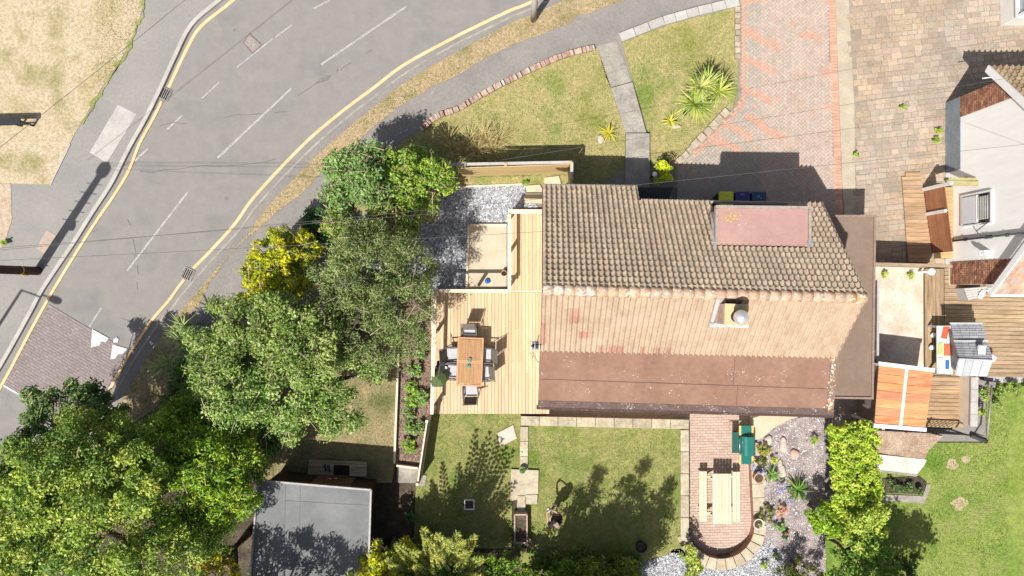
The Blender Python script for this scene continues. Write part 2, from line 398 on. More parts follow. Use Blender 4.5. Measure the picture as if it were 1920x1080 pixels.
yellow = mat('yellow_paint', (.63, .40, .18), (.69, .47, .27), 2, .8, 0, fine=.1, fscale=12, grain=.1)
whitel = mat('white_road_paint', (.25, .25, .245), (.38, .38, .37), 5, .85, 0, fine=.18, fscale=20, grain=.2)
whitet = mat('white_triangle_paint', (.42, .42, .42), (.56, .56, .55), 4, .85, 0, fine=.1, fscale=20, grain=.15)
paver = mat('paver', (.95, .95, .95), (1.05, 1.05, 1.05), 1, .92, .3, 60, fine=.14, fscale=14, grain=.14)
mortar = mat('joint_sand', (.22, .185, .145), (.30, .255, .20), 2, .95, .4, 50, fine=.2, grain=.2)
darkjoint = mat('dark_joint', (.12, .11, .10), (.17, .15, .14), 2, .95, .4, 50, fine=.2, grain=.2)
deckm = mat('pine_deck', (.49, .355, .215), (.57, .435, .285), 1.6, .65, .3, 8, fine=.08, fscale=6, stretch=(9, .7, 3))
deckh = mat('pine_deck_across', (.47, .325, .175), (.55, .40, .24), 1.6, .65, .3, 8, fine=.08, fscale=6, stretch=(.7, 9, 3))
railm = mat('pine_rail', (.60, .50, .36), (.68, .59, .46), 2, .6, .1, 20, fine=.05)
fencem = mat('pine_fence', (.44, .31, .14), (.52, .39, .20), 1.2, .7, .2, 10, fine=.08, fscale=5, stretch=(.5, 3, 9))
oldwood = mat('weathered_wood', (.22, .16, .10), (.36, .28, .19), 1.5, .85, .4, 10, fine=.15, fscale=6, stretch=(.6, 8, 3))
oldwoodv = mat('weathered_wood_long', (.22, .16, .10), (.36, .28, .19), 1.5, .85, .4, 10, fine=.15, fscale=6, stretch=(8, .6, 3))
tile = mat('roof_tile', (.90, .90, .90), (1.1, 1.1, 1.1), 1.3, .9, .5, 60, fine=.16, fscale=10, grain=.2)
tile_s = mat('sunny_roof_tile', (.92, .92, .92), (1.08, 1.08, 1.08), 1, .9, .4, 60, fine=.10, fscale=10, grain=.15, speck=((1.3, 1.38, 1.4), 14, 1.27))
felt = mat('red_brown_felt', (.20, .113, .079), (.252, .150, .107), .8, .9, .4, 90, fine=.10, fscale=6, grain=.10, speck=((.42, .36, .32), 22, 1.27))
feltp = mat('pink_felt', (.33, .20, .175), (.38, .235, .205), .8, .9, .4, 90, fine=.08, fscale=5, grain=.10, speck=((.5, .42, .38), 16, 1.34))
feltb = mat('brown_felt', (.178, .128, .096), (.213, .156, .12), .9, .92, .4, 90, fine=.08, fscale=6, grain=.14)
feltd = mat('dark_felt', (.028, .032, .034), (.045, .05, .05), 2, .85, .2, 50, fine=.1)
shedroof = mat('grey_shed_roof', (.12, .126, .132), (.175, .18, .187), .8, .7, .15, 20, fine=.07, fscale=5, grain=.05)
shedwood = mat('dark_brown_wood', (.045, .022, .016), (.065, .032, .022), 2, .8, .4, 8, fine=.15, stretch=(1, 1, 9))
brickm = mat('brick_wall', (.27, .14, .09), (.36, .20, .13), 9, .9, .5, 30, fine=.2, fscale=16, grain=.15)
render_w = mat('white_render', (.84, .835, .81), (.91, .905, .89), .9, .85, .3, 40, fine=.025, fscale=3, stretch=(1, 3, .6))
render_g = mat('grey_plinth', (.17, .20, .225), (.24, .28, .31), 3, .85, .2, 40, fine=.12, fscale=8)
wpaint = mat('white_paint', (.78, .78, .79), (.82, .82, .83), 2, .45, 0, fine=.02)
wpaint2 = mat('off_white_paint', (.66, .64, .60), (.74, .72, .68), 2, .6, .1, 30, fine=.04)
black = mat('black_metal', (.012, .012, .013), (.02, .02, .02), 4, .45, 0, fine=0)
darkglass = mat('window_glass', (.03, .04, .045), (.04, .05, .06), 2, .08, 0, fine=0, spec=.6)
lead = mat('lead_flashing', (.38, .41, .44), (.52, .55, .58), 6, .55, .2, 20, fine=.15, metal=.2)
steel = mat('bright_steel', (.62, .62, .63), (.72, .72, .73), 6, .28, 0, fine=0, metal=1)
galv = mat('galvanised_iron', (.20, .19, .18), (.32, .30, .28), 8, .6, .2, 30, fine=.2, metal=.3)
stone = mat('sandstone_slab', (.44, .37, .26), (.54, .47, .35), 1.5, .9, .3, 40, fine=.10, fscale=9, grain=.1)
coping = mat('coping_stone', (.32, .275, .20), (.44, .39, .29), 2.5, .9, .4, 40, fine=.15, fscale=10, grain=.15)
rocks = mat('rock', (.34, .30, .25), (.55, .49, .42), 4, .9, .6, 15, fine=.2)
def C(r, g, b): return (r, g, b)
# ================= the setting: ground, road, paths =================
G = .1; T = .5
bm_ = MB().prism([(-110, -110), (110, -110), (110, 110), (-110, 110)], -.4, -.02)
tag(bm_.build('ground', lawn_f, None, (0, 0, 0)), kind='structure')
kl = smooth([(620, -180), (500, -75), (410, 0), (358, 46), (325, 110), (300, 165), (272, 222), (245, 270), (228, 303), (207, 345), (170, 402), (135, 458), (80, 540), (52, 592), (0, 685), (-70, 800), (-160, 960)], 4)
kr = smooth([(1500, -190), (1230, -90), (1000, 14), (960, 31), (890, 65), (855, 82), (765, 134), (706, 178), (646, 224), (578, 284), (488, 378), (448, 432), (404, 480), (343, 550), (326, 573), (296, 608), (256, 668), (234, 706), (212, 745), (170, 830), (100, 1000)], 4)
flat('road', kl + kr[::-1], 0, asph, .2)
flat('pavement', kl + [(-400, 960), (-400, -300), (620, -300)], G, asph2, .3)
flat('pavement', kr + [(100, 1300), (2400, 1300), (2400, -300), (1500, -300)], G, asph3, .3)
# kerb stones as raised strips
flat('kerb', strip_poly(kl, 7), G + .018, kerbm, .14)
flat('kerb', strip_poly(kr, 4), G + .01, conc_d, .12)
fr_ = [(273, -8), (268, 28), (258, 48), (244, 88), (226, 118), (212, 140), (192, 170), (172, 205), (150, 238)]; fg = []
for (a, b), (c, d) in zip(fr_, fr_[1:]):
    for t in (0, .2, .4, .6, .8): fg.append((a + (c - a) * t, b + (d - b) * t))
gl = [(x - random.uniform(4, 15) * (.5 + .5 * math.sin(i)), y + random.uniform(-2, 2)) for i, (x, y) in enumerate(fg)]; gr2 = [(x + random.uniform(-1, 4), y + random.uniform(-1, 2)) for x, y in fg]
flat('grass_fringe', gl + gr2[::-1], G + .03, mat('fringe_grass', (.16, .19, .045), (.26, .26, .10), 2, .95, .8, 24, fine=.3, grain=.4), .1)
# gutters channel, yellow lines
yl = smooth([(640, -170), (520, -75), (437, 0), (378, 48), (352, 88), (316, 164)], 5)
flat('yellow_line', strip_poly(yl, 5.5), .006, yellow, .004)
yl = smooth([(303, 190), (285, 226), (262, 268), (240, 322), (213, 367), (172, 427), (105, 535), (60, 615), (3, 722), (-60, 830)], 5)
flat('yellow_line', strip_poly(yl, 5), .034, yellow, .03)
yr = smooth([(1500, -205), (1230, -103), (1000, 2), (960, 18), (890, 51), (852, 70), (760, 120), (700, 165), (640, 210), (570, 270), (480, 365), (440, 420), (395, 470), (362, 503)], 5)
flat('yellow_line', strip_poly(yr, 5.5), .006, yellow, .004)
yr = smooth([(345, 524), (333, 540), (315, 565), (285, 600), (245, 660), (225, 695), (200, 740), (150, 835)], 5)
flat('yellow_line', strip_poly(yr, 5), .034, yellow, .03)
for a, b, wd in (((762, 12), (602, 121), 3.6), ((546, 166), (408, 296), 3.8), ((352, 360), (238, 508), 3.6), ((190, 577), (168, 612), 3.4),
                 ((618, 0), (588, 16), 3), ((548, 46), (516, 70), 2.8), ((512, 72), (444, 126), 2.6), ((411, 154), (379, 184), 2.8), ((342, 216), (313, 243), 2.8), ((278, 278), (252, 302), 3)):
    flat('white_line', strip_poly([a, b], wd), .006, whitel, .004)
# block paved speed table with its white triangles
hump = [(92, 571), (240, 657), (222, 690), (196, 742), (160, 820), (60, 752), (5, 720)]
flat('speed_table', hump, .012, mat('table_joint', (.15, .13, .125), (.18, .16, .15), 2, .9), .03)
pv = pave('speed_table_blocks', hump, .014, paver, 'running', .21, .105, R(-31), .008, lambda x, y: (.225, .19, .185), h=.006, var=(.92, 1.08)); tag(pv, kind='structure')
for tri in ([(173, 617), (204, 634), (198, 642), (190, 640), (186, 648), (170, 652)], [(211, 646), (239, 654), (230, 664), (222, 664), (216, 672), (207, 674)], [(213, 636), (218, 632), (223, 636), (220, 643), (212, 642)]):
    flat('white_triangle', tri, .034, whitet, .006)
flat('white_line', strip_poly([(5, 722), (36, 740), (60, 756)], 3.5), .034, whitet, .03)
# left side
lg = [(-400, -300), (300, -300), (272, -10), (271, 5), (258, 45), (240, 90), (213, 133), (190, 165), (165, 210), (140, 250), (131, 270), (112, 308), (94, 346), (20, 344), (-400, 344)]
flat('dry_lawn', lg, G + .02, drygrass, .1)
flat('gravel_patch', [(-400, 344), (20, 345), (22, 412), (9, 456), (-4, 470), (-400, 470)], G + .014, tgravel, .1)
flat('kerb', strip_poly([(131, 270), (94, 346)], 2.5), G + .035, kerbm, .1)
o = flat('manhole_cover', [(221, 196), (256, 214), (200, 305), (168, 286)], G + .008, conc, .05, kind='structure')
flat('manhole_cover', [(87, 432), (106, 442), (84, 477), (68, 466)], G + .008, mat('brown_cover', (.33, .26, .21), (.40, .32, .27), 4, .9, .3, fine=.15), .05)
# right verge
vg = smooth([(1490, -175), (1235, -78), (1010, 22), (965, 40), (895, 76), (772, 146), (714, 190), (655, 238), (588, 298), (500, 390), (460, 444), (418, 490), (358, 560), (310, 620), (270, 680), (226, 755), (190, 820)], 3)
vi = [(300, 820), (330, 700), (352, 600), (378, 560), (392, 532), (418, 492), (470, 440), (518, 398), (560, 368), (606, 318), (655, 283), (700, 237), (735, 210), (780, 182), (820, 157), (860, 140), (915, 106), (960, 84), (1010, 66), (1070, 42), (1082, 30), (1140, 12), (1178, -2), (1300, -60), (1480, -130)]
vi2 = []
for (a, b), (c, d) in zip(vi, vi[1:]):
    for t in (0, .33, .66): vi2.append((a + (c - a) * t + random.uniform(-2, 2), b + (d - b) * t + random.uniform(-2, 2)))
vb = flat('grass_verge', vg + vi2 if False else vg + vi2, G + .02, verge, .1)
# front garden
fl = [(1115, 90), (1060, 104), (1000, 129), (960, 149), (920, 169), (860, 204), (820, 219), (790, 244), (755, 262), (700, 320), (640, 400), (820, 420), (830, 345), (1070, 345), (1172, 352), (1172, 250), (1146, 165), (1120, 90)]
flat('front_lawn', fl, G + .05, lawn_f, .1)
fr = [(1165, 74), (1240, 42), (1300, 30), (1382, 14), (1384, 120), (1382, 188), (1366, 210), (1330, 250), (1292, 287), (1267, 305), (1218, 308), (1216, 250), (1187, 153)]
flat('front_lawn', fr, G + .05, lawn_f, .1)
flat('garden_path', [(1118, 86), (1158, 77), (1184, 153), (1146, 165)], G + .03, conc_d, .1)
for i, q in enumerate(([(1119, 87), (1157, 78), (1164, 100), (1126, 109)], [(1126, 111), (1164, 102), (1173, 127), (1134, 137)], [(1134, 139), (1173, 129), (1182, 153), (1145, 164)])):
    flat('path_slab', q, G + .05, conc_d, .02)
flat('path_slab', [(1146, 165), (1186, 154), (1212, 249), (1174, 252)], G + .16, conc_d, .2)
flat('path_slab', [(1174, 250), (1218, 250), (1218, 352), (1172, 352)], G + .26, conc_d, .2)
flat('path_slab', [(1128, 352), (1172, 312), (1172, 352)], G + .08, conc_d, .1)
flat('paving', [(1140, 352), (1270, 352), (1270, 420), (1140, 420)], G + .03, darkjoint, .1)
# herringbone driveway
dv = [(1386, -60), (1574, -60), (1580, 352), (1582, 420), (1264, 420), (1266, 308), (1294, 289), (1368, 212), (1386, 188), (1388, 60)]
flat('driveway', dv, G + .01, mortar, .1)
bands = [strip_poly(b, 14) for b in ([(1392, 52), (1425, 72), (1462, 92)], [(1392, 108), (1430, 126), (1450, 138)], [(1390, 160), (1420, 176), (1448, 190)], [(1396, 215), (1432, 238), (1470, 262)], [(1280, 292), (1312, 262), (1350, 232)], [(1330, 258), (1375, 278), (1392, 286)], [(1360, 232), (1410, 262)], [(1500, 60), (1540, 75)], [(1545, 130), (1560, 142)], [(1548, 195), (1560, 210)])]
bands += [strip_poly([(1390, -60), (1391, 190)], 9), strip_poly([(1390, 190), (1368, 216), (1300, 288)], 16), [(1394, -60), (1470, -60), (1470, -5), (1400, 8)]]
BW = [[tuple(W(p[0], p[1], .1)[:2]) for p in b] for b in bands]
def dcol(x, y):
    red = any(in_poly(x, y, b) for b in BW) or random.random() < .015
    return (.46, .275, .205) if red else random.choice([(.385, .305, .255), (.40, .315, .265), (.375, .31, .265)]) if x > 9.3 else random.choice([(.33, .30, .25), (.345, .305, .26), (.355, .295, .25)])
inner = [(1390, -40), (1551, -40), (1567, 350), (1569, 414), (1270, 414), (1271, 310), (1297, 290), (1371, 213), (1389, 190), (1391, 60)]
tag(pave('driveway_blocks', inner, G + .014, paver, 'herring', .2, .1, R(45), .007, dcol, var=(.93, 1.08)), kind='structure')
if 0: tag(pave('driveway_edging', [(1550, -40), (1563, -40), (1580, 350), (1582, 412), (1569, 412), (1566, 350)], G + .014, paver, 'running', .32, .105, R(2.5), .008, lambda x, y: (.50, .27, .19)), kind='structure')
mb = MB(); ea, eb = W(1558, -40, G + .02), W(1574, 412, G + .02)
for i in range(84): t = random.uniform(.85, 1.15); mb.beam(ea.lerp(eb, (i + .05) / 84) , ea.lerp(eb, (i + .95) / 84), .25, .02, (t, t, t))
tag(mb.build('driveway_edging', mat('red_block', (.46, .25, .175), (.54, .31, .23), 4, .9, .3, fine=.15), None, (0, 0, 0)), kind='structure')
# neighbour's cobbled drive
flat('concrete_strip', [(1564, -60), (1588, -60), (1602, 200), (1604, 420), (1584, 420), (1580, 350)], G + .016, mat('strip_concrete', (.34, .29, .215), (.42, .365, .28), 2, .9, .4, fine=.15, grain=.15), .1)
nd = [(1588, -60), (2400, -60), (2400, 250), (1772, 250), (1772, 500), (1642, 500), (1642, 420), (1604, 420), (1602, 200)]
flat('cobbled_drive', nd, G + .004, mortar, .1)
def ccol(x, y):
    base = random.choice([(.40, .325, .25), (.385, .31, .24), (.41, .33, .25), (.37, .32, .26), (.40, .31, .25), (.41, .33, .24)])
    k = 1 + .10 * math.sin(x * 1.7 + 2 * math.sin(y * .9)) * math.cos(y * 1.3 + x * .5) + .06 * math.sin(x * 4.1 + y * 2.3); g = max(0, math.sin(x * .8 - y * .6)) * .5; m_ = sum(base) / 3
    return tuple((c * (1 - g * .6) + m_ * g * .6) * k * q for c, q in zip(base, (.87, .84, .80)))
tag(pave('cobbles', [(1590, -40), (2000, -40), (2000, 250), (1772, 250), (1772, 496), (1642, 496), (1642, 420), (1606, 420), (1604, 200)], G + .006, paver, 'random', .30, .2, R(6), .018, ccol, h=.012, jit=.012, var=(.86, 1.12)), kind='structure')
# back garden terrace blocks (half a metre above the patio)
flat('left_bank', [(430, 640), (520, 600), (812, 590), (812, 778), (976, 778), (976, 1250), (-200, 1250), (-100, 900), (150, 860), (300, 760)], T - .05, soil, .6)
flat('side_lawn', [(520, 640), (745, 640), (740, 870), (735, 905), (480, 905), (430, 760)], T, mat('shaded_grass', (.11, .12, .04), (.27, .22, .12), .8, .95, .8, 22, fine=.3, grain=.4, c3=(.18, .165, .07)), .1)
flat('bark_bed', [(748, 560), (812, 560), (808, 700), (806, 780), (791, 890), (742, 874), (748, 650)], T + .012, bark_ch, .1)
flat('left_lawn', [(808, 776), (976, 776), (976, 900), (960, 900), (960, 1028), (775, 1028), (780, 905), (793, 888)], T + .012, lawn_b, .1)
flat('step_slab', [(745, 873), (790, 874), (790, 906), (743, 905)], T + .03, conc_d, .1)
flat('step_slab', [(783, 888), (800, 892), (796, 912), (780, 910)], T + .06, conc_d, .1)
flat('raised_lawn', [(976, 782), (1290, 788), (1290, 1010), (1290, 1060), (1190, 1250), (976, 1250)], T, lawn_b, .6)
# coping of the retaining wall (a wall, thing)
wl = thing('retaining_wall', 'low garden wall with pale stone coping running round three sides of the back lawn', 'wall', W(1130, 780, G))
mb = MB(); mb2 = MB(); random.seed(3)
def cop(a, b, wd, n, z=T + .07):
    a, b = W(*a, z), W(*b, z); 
    for i in range(n):
        p = a.lerp(b, (i + .015) / n); q = a.lerp(b, (i + .985) / n); t = random.uniform(.88, 1.1)
        mb.beam(p - Vector((0, 0, .03)), q - Vector((0, 0, .03)), wd, .06, (t, t, t * .98))
    mb2.beam(a + (a - b).normalized() * -.01 - Vector((0, 0, .35)), b - Vector((0, 0, .35)), wd - .06, .56)
cop((976, 789), (1292, 796), .34, 9); cop((983, 800), (982, 884), .29, 3); cop((1284, 806), (1284, 1012), .30, 5)
mb.build('coping', coping, wl); mb2.build('wall', brickm, wl)
# patio
pc = W(1352, 985, G); RP = 60 * (CAMH - G) / FPX
arc = [(1352 + 60 * math.cos(a), 985 + 62 * math.sin(a)) for a in np.linspace(math.pi, 0, 24)]
pat = [(1020, 760), (1420, 760), (1425, 790), (1412, 800)] + arc[::-1] + [(1292, 790), (1020, 782)]
flat('patio', pat, G + .006, mortar, .1)
tag(pave('patio_blocks', pat, G + .008, paver, 'running', .2, .1, R(1), .006, lambda x, y: random.choice([(.43, .32, .26), (.45, .335, .27), (.425, .325, .265)]), var=(.92, 1.08)), kind='structure')
cpz = T + .05
cw = thing('curved_wall', 'curved pale stone wall wrapping the rounded south end of the brick patio', 'wall', W(1352, 1045, G))
mc = MB(); mw = MB(); c0 = W(1352, 985, cpz); r0 = 63 * (CAMH - cpz) / FPX
ang = list(np.linspace(math.pi * 1.08, math.pi * 2.0, 13))
for a, b in zip(ang, ang[1:]):
    t = random.uniform(.9, 1.1)
    for m_, ri, ro, z0, z1, g in ((mc, r0, r0 + .42, cpz - .06, cpz, .012), (mw, r0 + .02, r0 + .36, G - .1, cpz - .06, 0)):
        pts = [(c0.x + rr * math.cos(x), c0.y + rr * math.sin(x)) for rr, xs in ((ri, np.linspace(a + g, b - g, 4)), (ro, np.linspace(b - g, a + g, 4))) for x in xs]
        m_.prism(pts, z0, z1, (t, t, t))
a_, b_ = W(1424, 985, cpz), W(1416, 830, cpz)
for i in range(6):
    p, q = a_.lerp(b_, (i + .02) / 6), a_.lerp(b_, (i + .98) / 6); t = random.uniform(.9, 1.1)
    mc.beam(p - Vector((-.02, 0, .03)), q - Vector((-.02, 0, .03)), .42, .06, (t, t, t))
mw.beam(a_ - Vector((0, 0, .33)), b_ - Vector((0, 0, .33)), .3, .54)
mc.build('coping', mat('wall_coping', (.36, .30, .215), (.46, .40, .30), 2.5, .9, .4, 40, fine=.15, fscale=10, grain=.12), cw); mw.build('wall', brickm, cw)
# rockery
rk = [(1420, 822), (1450, 800), (1480, 785), (1545, 778), (1550, 1250), (1190, 1250), (1225, 1062), (1262, 1030)] + [(1352 + 76 * math.cos(a), 985 + 78 * math.sin(a)) for a in np.linspace(math.pi * .82, .02, 16)] + [(1430, 900)]
flat('garden_bank', [(1240, 1000), (1291, 1000), (1296, 1018), (1315, 1040), (1335, 1049), (1400, 1040), (1450, 1080), (1250, 1090)], T - .02, soil, .5)
flat('rockery_gravel', rk, T, pgravel, .6)
flat('slate_patch', [(1195, 1060), (1262, 1036), (1300, 1056), (1330, 1066), (1400, 1060), (1440, 1010), (1470, 1040), (1450, 1250), (1190, 1250)], T + .008, slate, .02)
flat('stone_paving', [(1412, 784), (1425, 780), (1510, 778), (1480, 787), (1450, 803), (1428, 822), (1412, 826)], T + .03, stone, .5)
# slate garden beside the deck
flat('slate_gravel', [(640, 345), (985, 345), (985, 360), (1015, 395), (1015, 545), (818, 548), (640, 560)], G + .03, slate, .1)
flat('planting_border', [(868, 330), (1062, 322), (1062, 350), (985, 348), (866, 350)], G + .045, mat('orange_soil', (.26, .17, .10), (.38, .27, .18), 3, .95, .8, 30, fine=.3, grain=.3), .1)
flat('edging_board', strip_poly([(866, 350), (985, 345)], 3), G + .1, railm, .12)
for q in ([(1020, 333), (1048, 330), (1054, 352), (1022, 354)], [(985, 348), (1012, 346), (1020, 360), (988, 360)], [(985, 363), (1020, 363), (1020, 382), (985, 380)]):
    flat('stepping_slab', q, G + .12, stone, .12)
# neighbour: decks are things; pads are ground
flat('concrete_pad', [(1640, 500), (1740, 500), (1740, 700), (1640, 700)], G + .03, mat('pale_pad', (.42, .35, .27), (.60, .54, .47), 1.1, .9, .3, fine=.15, fscale=9, grain=.15), .1)
flat('narrow_path', [(1560, 740), (1648, 500), (1648, 810), (1560, 810)], G + .012, conc_d, .1)
flat('neighbour_lawn', [(1640, 860), (1735, 830), (1850, 830), (1850, 715), (2400, 715), (2400, 1250), (1545, 1250), (1545, 960)], G + .05, lawn_n, .1)
flat('flower_bed', [(1640, 806), (1740, 812), (1768, 818), (1740, 846), (1734, 862), (1640, 848)], G + .07, mat('mixed_soil', (.26, .18, .12), (.42, .32, .24), 3, .95, 1, 30, fine=.4, grain=.4), .1)
flat('stone_slab', [(1638, 851), (1738, 862), (1732, 874), (1716, 893), (1638, 883)], G + .09, mat('white_slab', (.45, .42, .37), (.62, .58, .52), 2, .9, .3, fine=.2, grain=.2), .1)
flat('vegetable_bed', [(1655, 897), (1724, 893), (1738, 904), (1733, 927), (1655, 924)], G + .08, soil, .1)
flat('stone_slab', [(1650, 927), (1730, 930), (1738, 908), (1746, 908), (1734, 944), (1650, 938)], G + .085, conc_d, .1)
flat('stone_slab', [(1645, 884), (1718, 894), (1722, 890), (1640, 880)], G + .1, conc_d, .1)
for bx_, by_, br_ in ((1800, 945, 16), (1785, 870, 13), (1812, 862, 9)):
    flat('bare_patch', [(bx_ + br_ * math.cos(t) * random.uniform(.6, 1.3), by_ + br_ * .8 * math.sin(t) * random.uniform(.6, 1.3)) for t in np.linspace(0, 6.28, 14)[:-1]], G + .056, mat('bare_soil', (.32, .24, .15), (.42, .33, .22), 5, .95, .5, fine=.3, grain=.3), .01)
flat('stone_border', [(1820, 706), (1832, 706), (1833, 780), (1820, 800)], G + .09, conc, .1)
flat('stone_border', [(1845, 706), (2000, 702), (2000, 716), (1845, 718)], G + .09, conc, .1)
# raised edging of the front garden
e = thing('brick_edging', 'low row of red brick edging between the front lawn and the worn pavement', 'edging', W(960, 150, G)); mb = MB()
pts = smooth([(1115, 88), (1060, 102), (1000, 127), (960, 147), (920, 167), (860, 202), (820, 217), (788, 242)], 8)
P3 = [W(a, b, .3) for a, b in pts]; d_ = 0
for p, q in zip(P3, P3[1:]):
    n = max(1, round((q - p).length / .12))
    for i in range(n):
        a = p.lerp(q, i / n); b = p.lerp(q, (i + .86) / n); t = random.uniform(.75, 1.15); pk = random.random() < .4
        mb.beam(a - Vector((0, 0, .12 + random.uniform(0, .05))), b - Vector((0, 0, .12 + random.uniform(0, .05))), .2, .26, (t, t * (1.12 if pk else .95), t * (1.18 if pk else .9)))
mb.build('bricks', mat('edging_brick', (.36, .24, .19), (.44, .33, .27), 6, .9, .5, 30, fine=.25, fscale=12), e)
e = thing('edging_wall', 'low pale concrete block edging along the pavement at the top of the right front lawn', 'edging', W(1270, 50, G)); mb = MB()
for (a, b), n in ((((1163, 70), (1245, 38)), 3), (((1245, 38), (1310, 20)), 3), (((1310, 20), (1386, 2)), 3)):
    a, b = W(*a, .32), W(*b, .32)
    for i in range(n): t = random.uniform(.9, 1.08); mb.beam(a.lerp(b, (i + .02) / n) - Vector((0, 0, .13)), a.lerp(b, (i + .98) / n) - Vector((0, 0, .13)), .32, .26, (t, t, t))
mb.build('blocks', conc, e)
e = thing('stone_edging', 'rough stone edging between the right front lawn and the herringbone driveway', 'edging', W(1383, 100, G)); mb = MB()
for (a, b), n, wd in ((((1384, 12), (1383, 110)), 9, .18), (((1366, 206), (1290, 286)), 7, .26), (((1290, 286), (1268, 304)), 2, .2)):
    a, b = W(*a, .28), W(*b, .28)
    for i in range(n): t = random.uniform(.8, 1.25); j = Vector((random.uniform(-.03, .03), 0, random.uniform(-.04, .02))); mb.beam(a.lerp(b, (i + .04) / n) - Vector((0, 0, .11)) + j, a.lerp(b, (i + .92) / n) - Vector((0, 0, .11)) + j, wd, .22, (t, t, t * .95))
mb.build('stones', mat('edging_stone', (.28, .23, .18), (.42, .36, .29), 5, .9, .6, 25, fine=.2), e)

LP = [(.11, .20, .03), (.15, .23, .04), (.21, .26, .06), (.31, .29, .11), (.44, .37, .21)]
turf('grass_blades', [(-100, -60)] + [p for p in lg[1:]] + [(-100, 344)], G + .02, 420, [(.16, .19, .06), (.25, .24, .09), (.36, .31, .15), (.46, .38, .25), (.52, .44, .33)], off=-.25)
turf('grass_blades', vg + vi2, G + .02, 480, [(.14, .17, .05), (.26, .22, .09), (.38, .29, .15), (.46, .35, .21)])
turf('grass_blades', fl, G + .05, 480, LP, off=-.15); turf('grass_blades', fr, G + .05, 480, LP)
turf('grass_blades', [(808, 778), (976, 778), (976, 900), (960, 900), (960, 1028), (775, 1028), (780, 905), (793, 888)], T + .012, 520, LP, off=-.35)
turf('grass_blades', [(992, 803), (1276, 806), (1276, 1010), (1235, 1050), (1190, 1070), (1180, 1085), (992, 1085)], T, 520, LP, off=-.3)
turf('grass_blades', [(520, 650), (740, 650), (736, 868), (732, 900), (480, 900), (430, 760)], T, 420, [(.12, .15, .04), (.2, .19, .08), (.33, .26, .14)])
turf('grass_blades', [(1738, 866), (1735, 832), (1850, 832), (1850, 718), (2100, 718), (2100, 1100), (1650, 1100), (1650, 950), (1730, 945), (1748, 905)], G + .05, 480, [(.09, .17, .02), (.13, .24, .03), (.19, .29, .045), (.26, .33, .08), (.36, .32, .17)], .06)
SLC = [(.14, .16, .20), (.22, .24, .28), (.55, .57, .60), (.64, .66, .68), (.70, .71, .72), (.40, .42, .45)]
chips('slate_pieces', [(640, 345), (985, 346), (985, 360), (1012, 395), (952, 396), (952, 420), (876, 421), (874, 541), (640, 560)], G + .03, 9000, .035, SLC)
chips('gravel_pieces', rk, T, 9000, .032, [(.46, .42, .41), (.58, .55, .53), (.30, .25, .26), (.36, .29, .29), (.62, .60, .58), (.40, .32, .32)])
chips('slate_pieces', [(1195, 1060), (1262, 1036), (1300, 1056), (1330, 1066), (1400, 1060), (1440, 1010), (1470, 1040), (1450, 1100), (1190, 1100)], T + .01, 2500, .032, SLC)
chips('bark_pieces', [(748, 560), (812, 560), (808, 700), (806, 780), (791, 885), (744, 870), (748, 650)], T + .012, 2500, .03, [(.16, .11, .08), (.26, .18, .14), (.36, .27, .22), (.10, .07, .05)])

mb = MB(); random.seed(41); ck = mat('road_crack', (.09, .085, .08), (.13, .12, .11), 6, .95)
for a, b in (((240, 395), (262, 540)), ((300, 235), (560, 205)), ((262, 322), (520, 300)), ((60, 470), (240, 300)), ((560, 180), (700, 90))):
    P_ = [W(a[0] + (b[0] - a[0]) * t + random.uniform(-4, 4), a[1] + (b[1] - a[1]) * t + random.uniform(-4, 4), .004) for t in np.linspace(0, 1, 12)]
    for p, q in zip(P_, P_[1:]):
        if random.random() < .7: mb.beam(p, q, .016, .004)
tag(mb.build('road_cracks', ck, None, (0, 0, 0)), kind='structure')
for px, py, rx, ry in ((425, 372, 3, 4), (178, 432, 5, 3), (606, 148, 14, 5), (440, 56, 3, 3), (632, 132, 3, 3)):
    flat('road_stain', [(px + rx * math.cos(t) * random.uniform(.7, 1.2), py - .4 * rx * math.cos(t) + ry * math.sin(t)) for t in np.linspace(0, 6.28, 12)[:-1]], .004, mat('oil_stain', (.15, .14, .14), (.19, .17, .17), 9, .8), .003)
# ================= main house =================
def pantile(name, RL, RR, EL, ER, ncol, nrow, m, parent, colf, skip=None, roll=.075, lip=.075, K=8):
    RL, RR, EL, ER = map(Vector, (RL, RR, EL, ER)); nrm = (RR - RL).cross(EL - RL).normalized()
    if nrm.z < 0: nrm = -nrm
    mb = MB()
    prof = [roll * (.5 - .5 * math.cos(2 * math.pi * min(1, k / K * 1.35))) if k / K < .74 else 0 for k in range(K + 1)]
    def P(u, v, h): return RL.lerp(RR, u).lerp(EL.lerp(ER, u), v) + nrm * h
    for r in range(nrow):
        v0, v1 = r / nrow, (r + 1.06) / nrow
        for c in range(ncol):
            if skip and skip(c, r): continue
            b0 = random.uniform(-.004, .004); vs = []
            for vv, hh in ((v0, 0), (v1, lip + b0)):
                for k in range(K + 1): vs.append(P((c + k / K) / ncol, vv, prof[k] + hh))
            for k in range(K + 1): vs.append(P((c + k / K) / ncol, v1, -.02))
            n = K + 1; fs = [[k, k + n, k + n + 1, k + 1] for k in range(K)]
            mb.add(vs, fs, colf(c, r), True)
            mb.add([vs[k + n] for k in range(n)] + [vs[k + 2 * n] for k in range(n)], [[k, k + n, k + n + 1, k + 1] for k in range(K)], colf(c, r))
    return mb.build(name, m, parent)
ho = thing('house', 'chalet bungalow with brown tiled north roof, sandy tiled south roof and red felt rear roof', 'house', (5.5, -.5, G))
RL, RR = W(1018, 543, 6.3), W(1625, 558, 6.3)
EL, ER = Vector((1.03, 3.33, 3.0)), Vector((10.07, 3.2, 3.0))
random.seed(5)
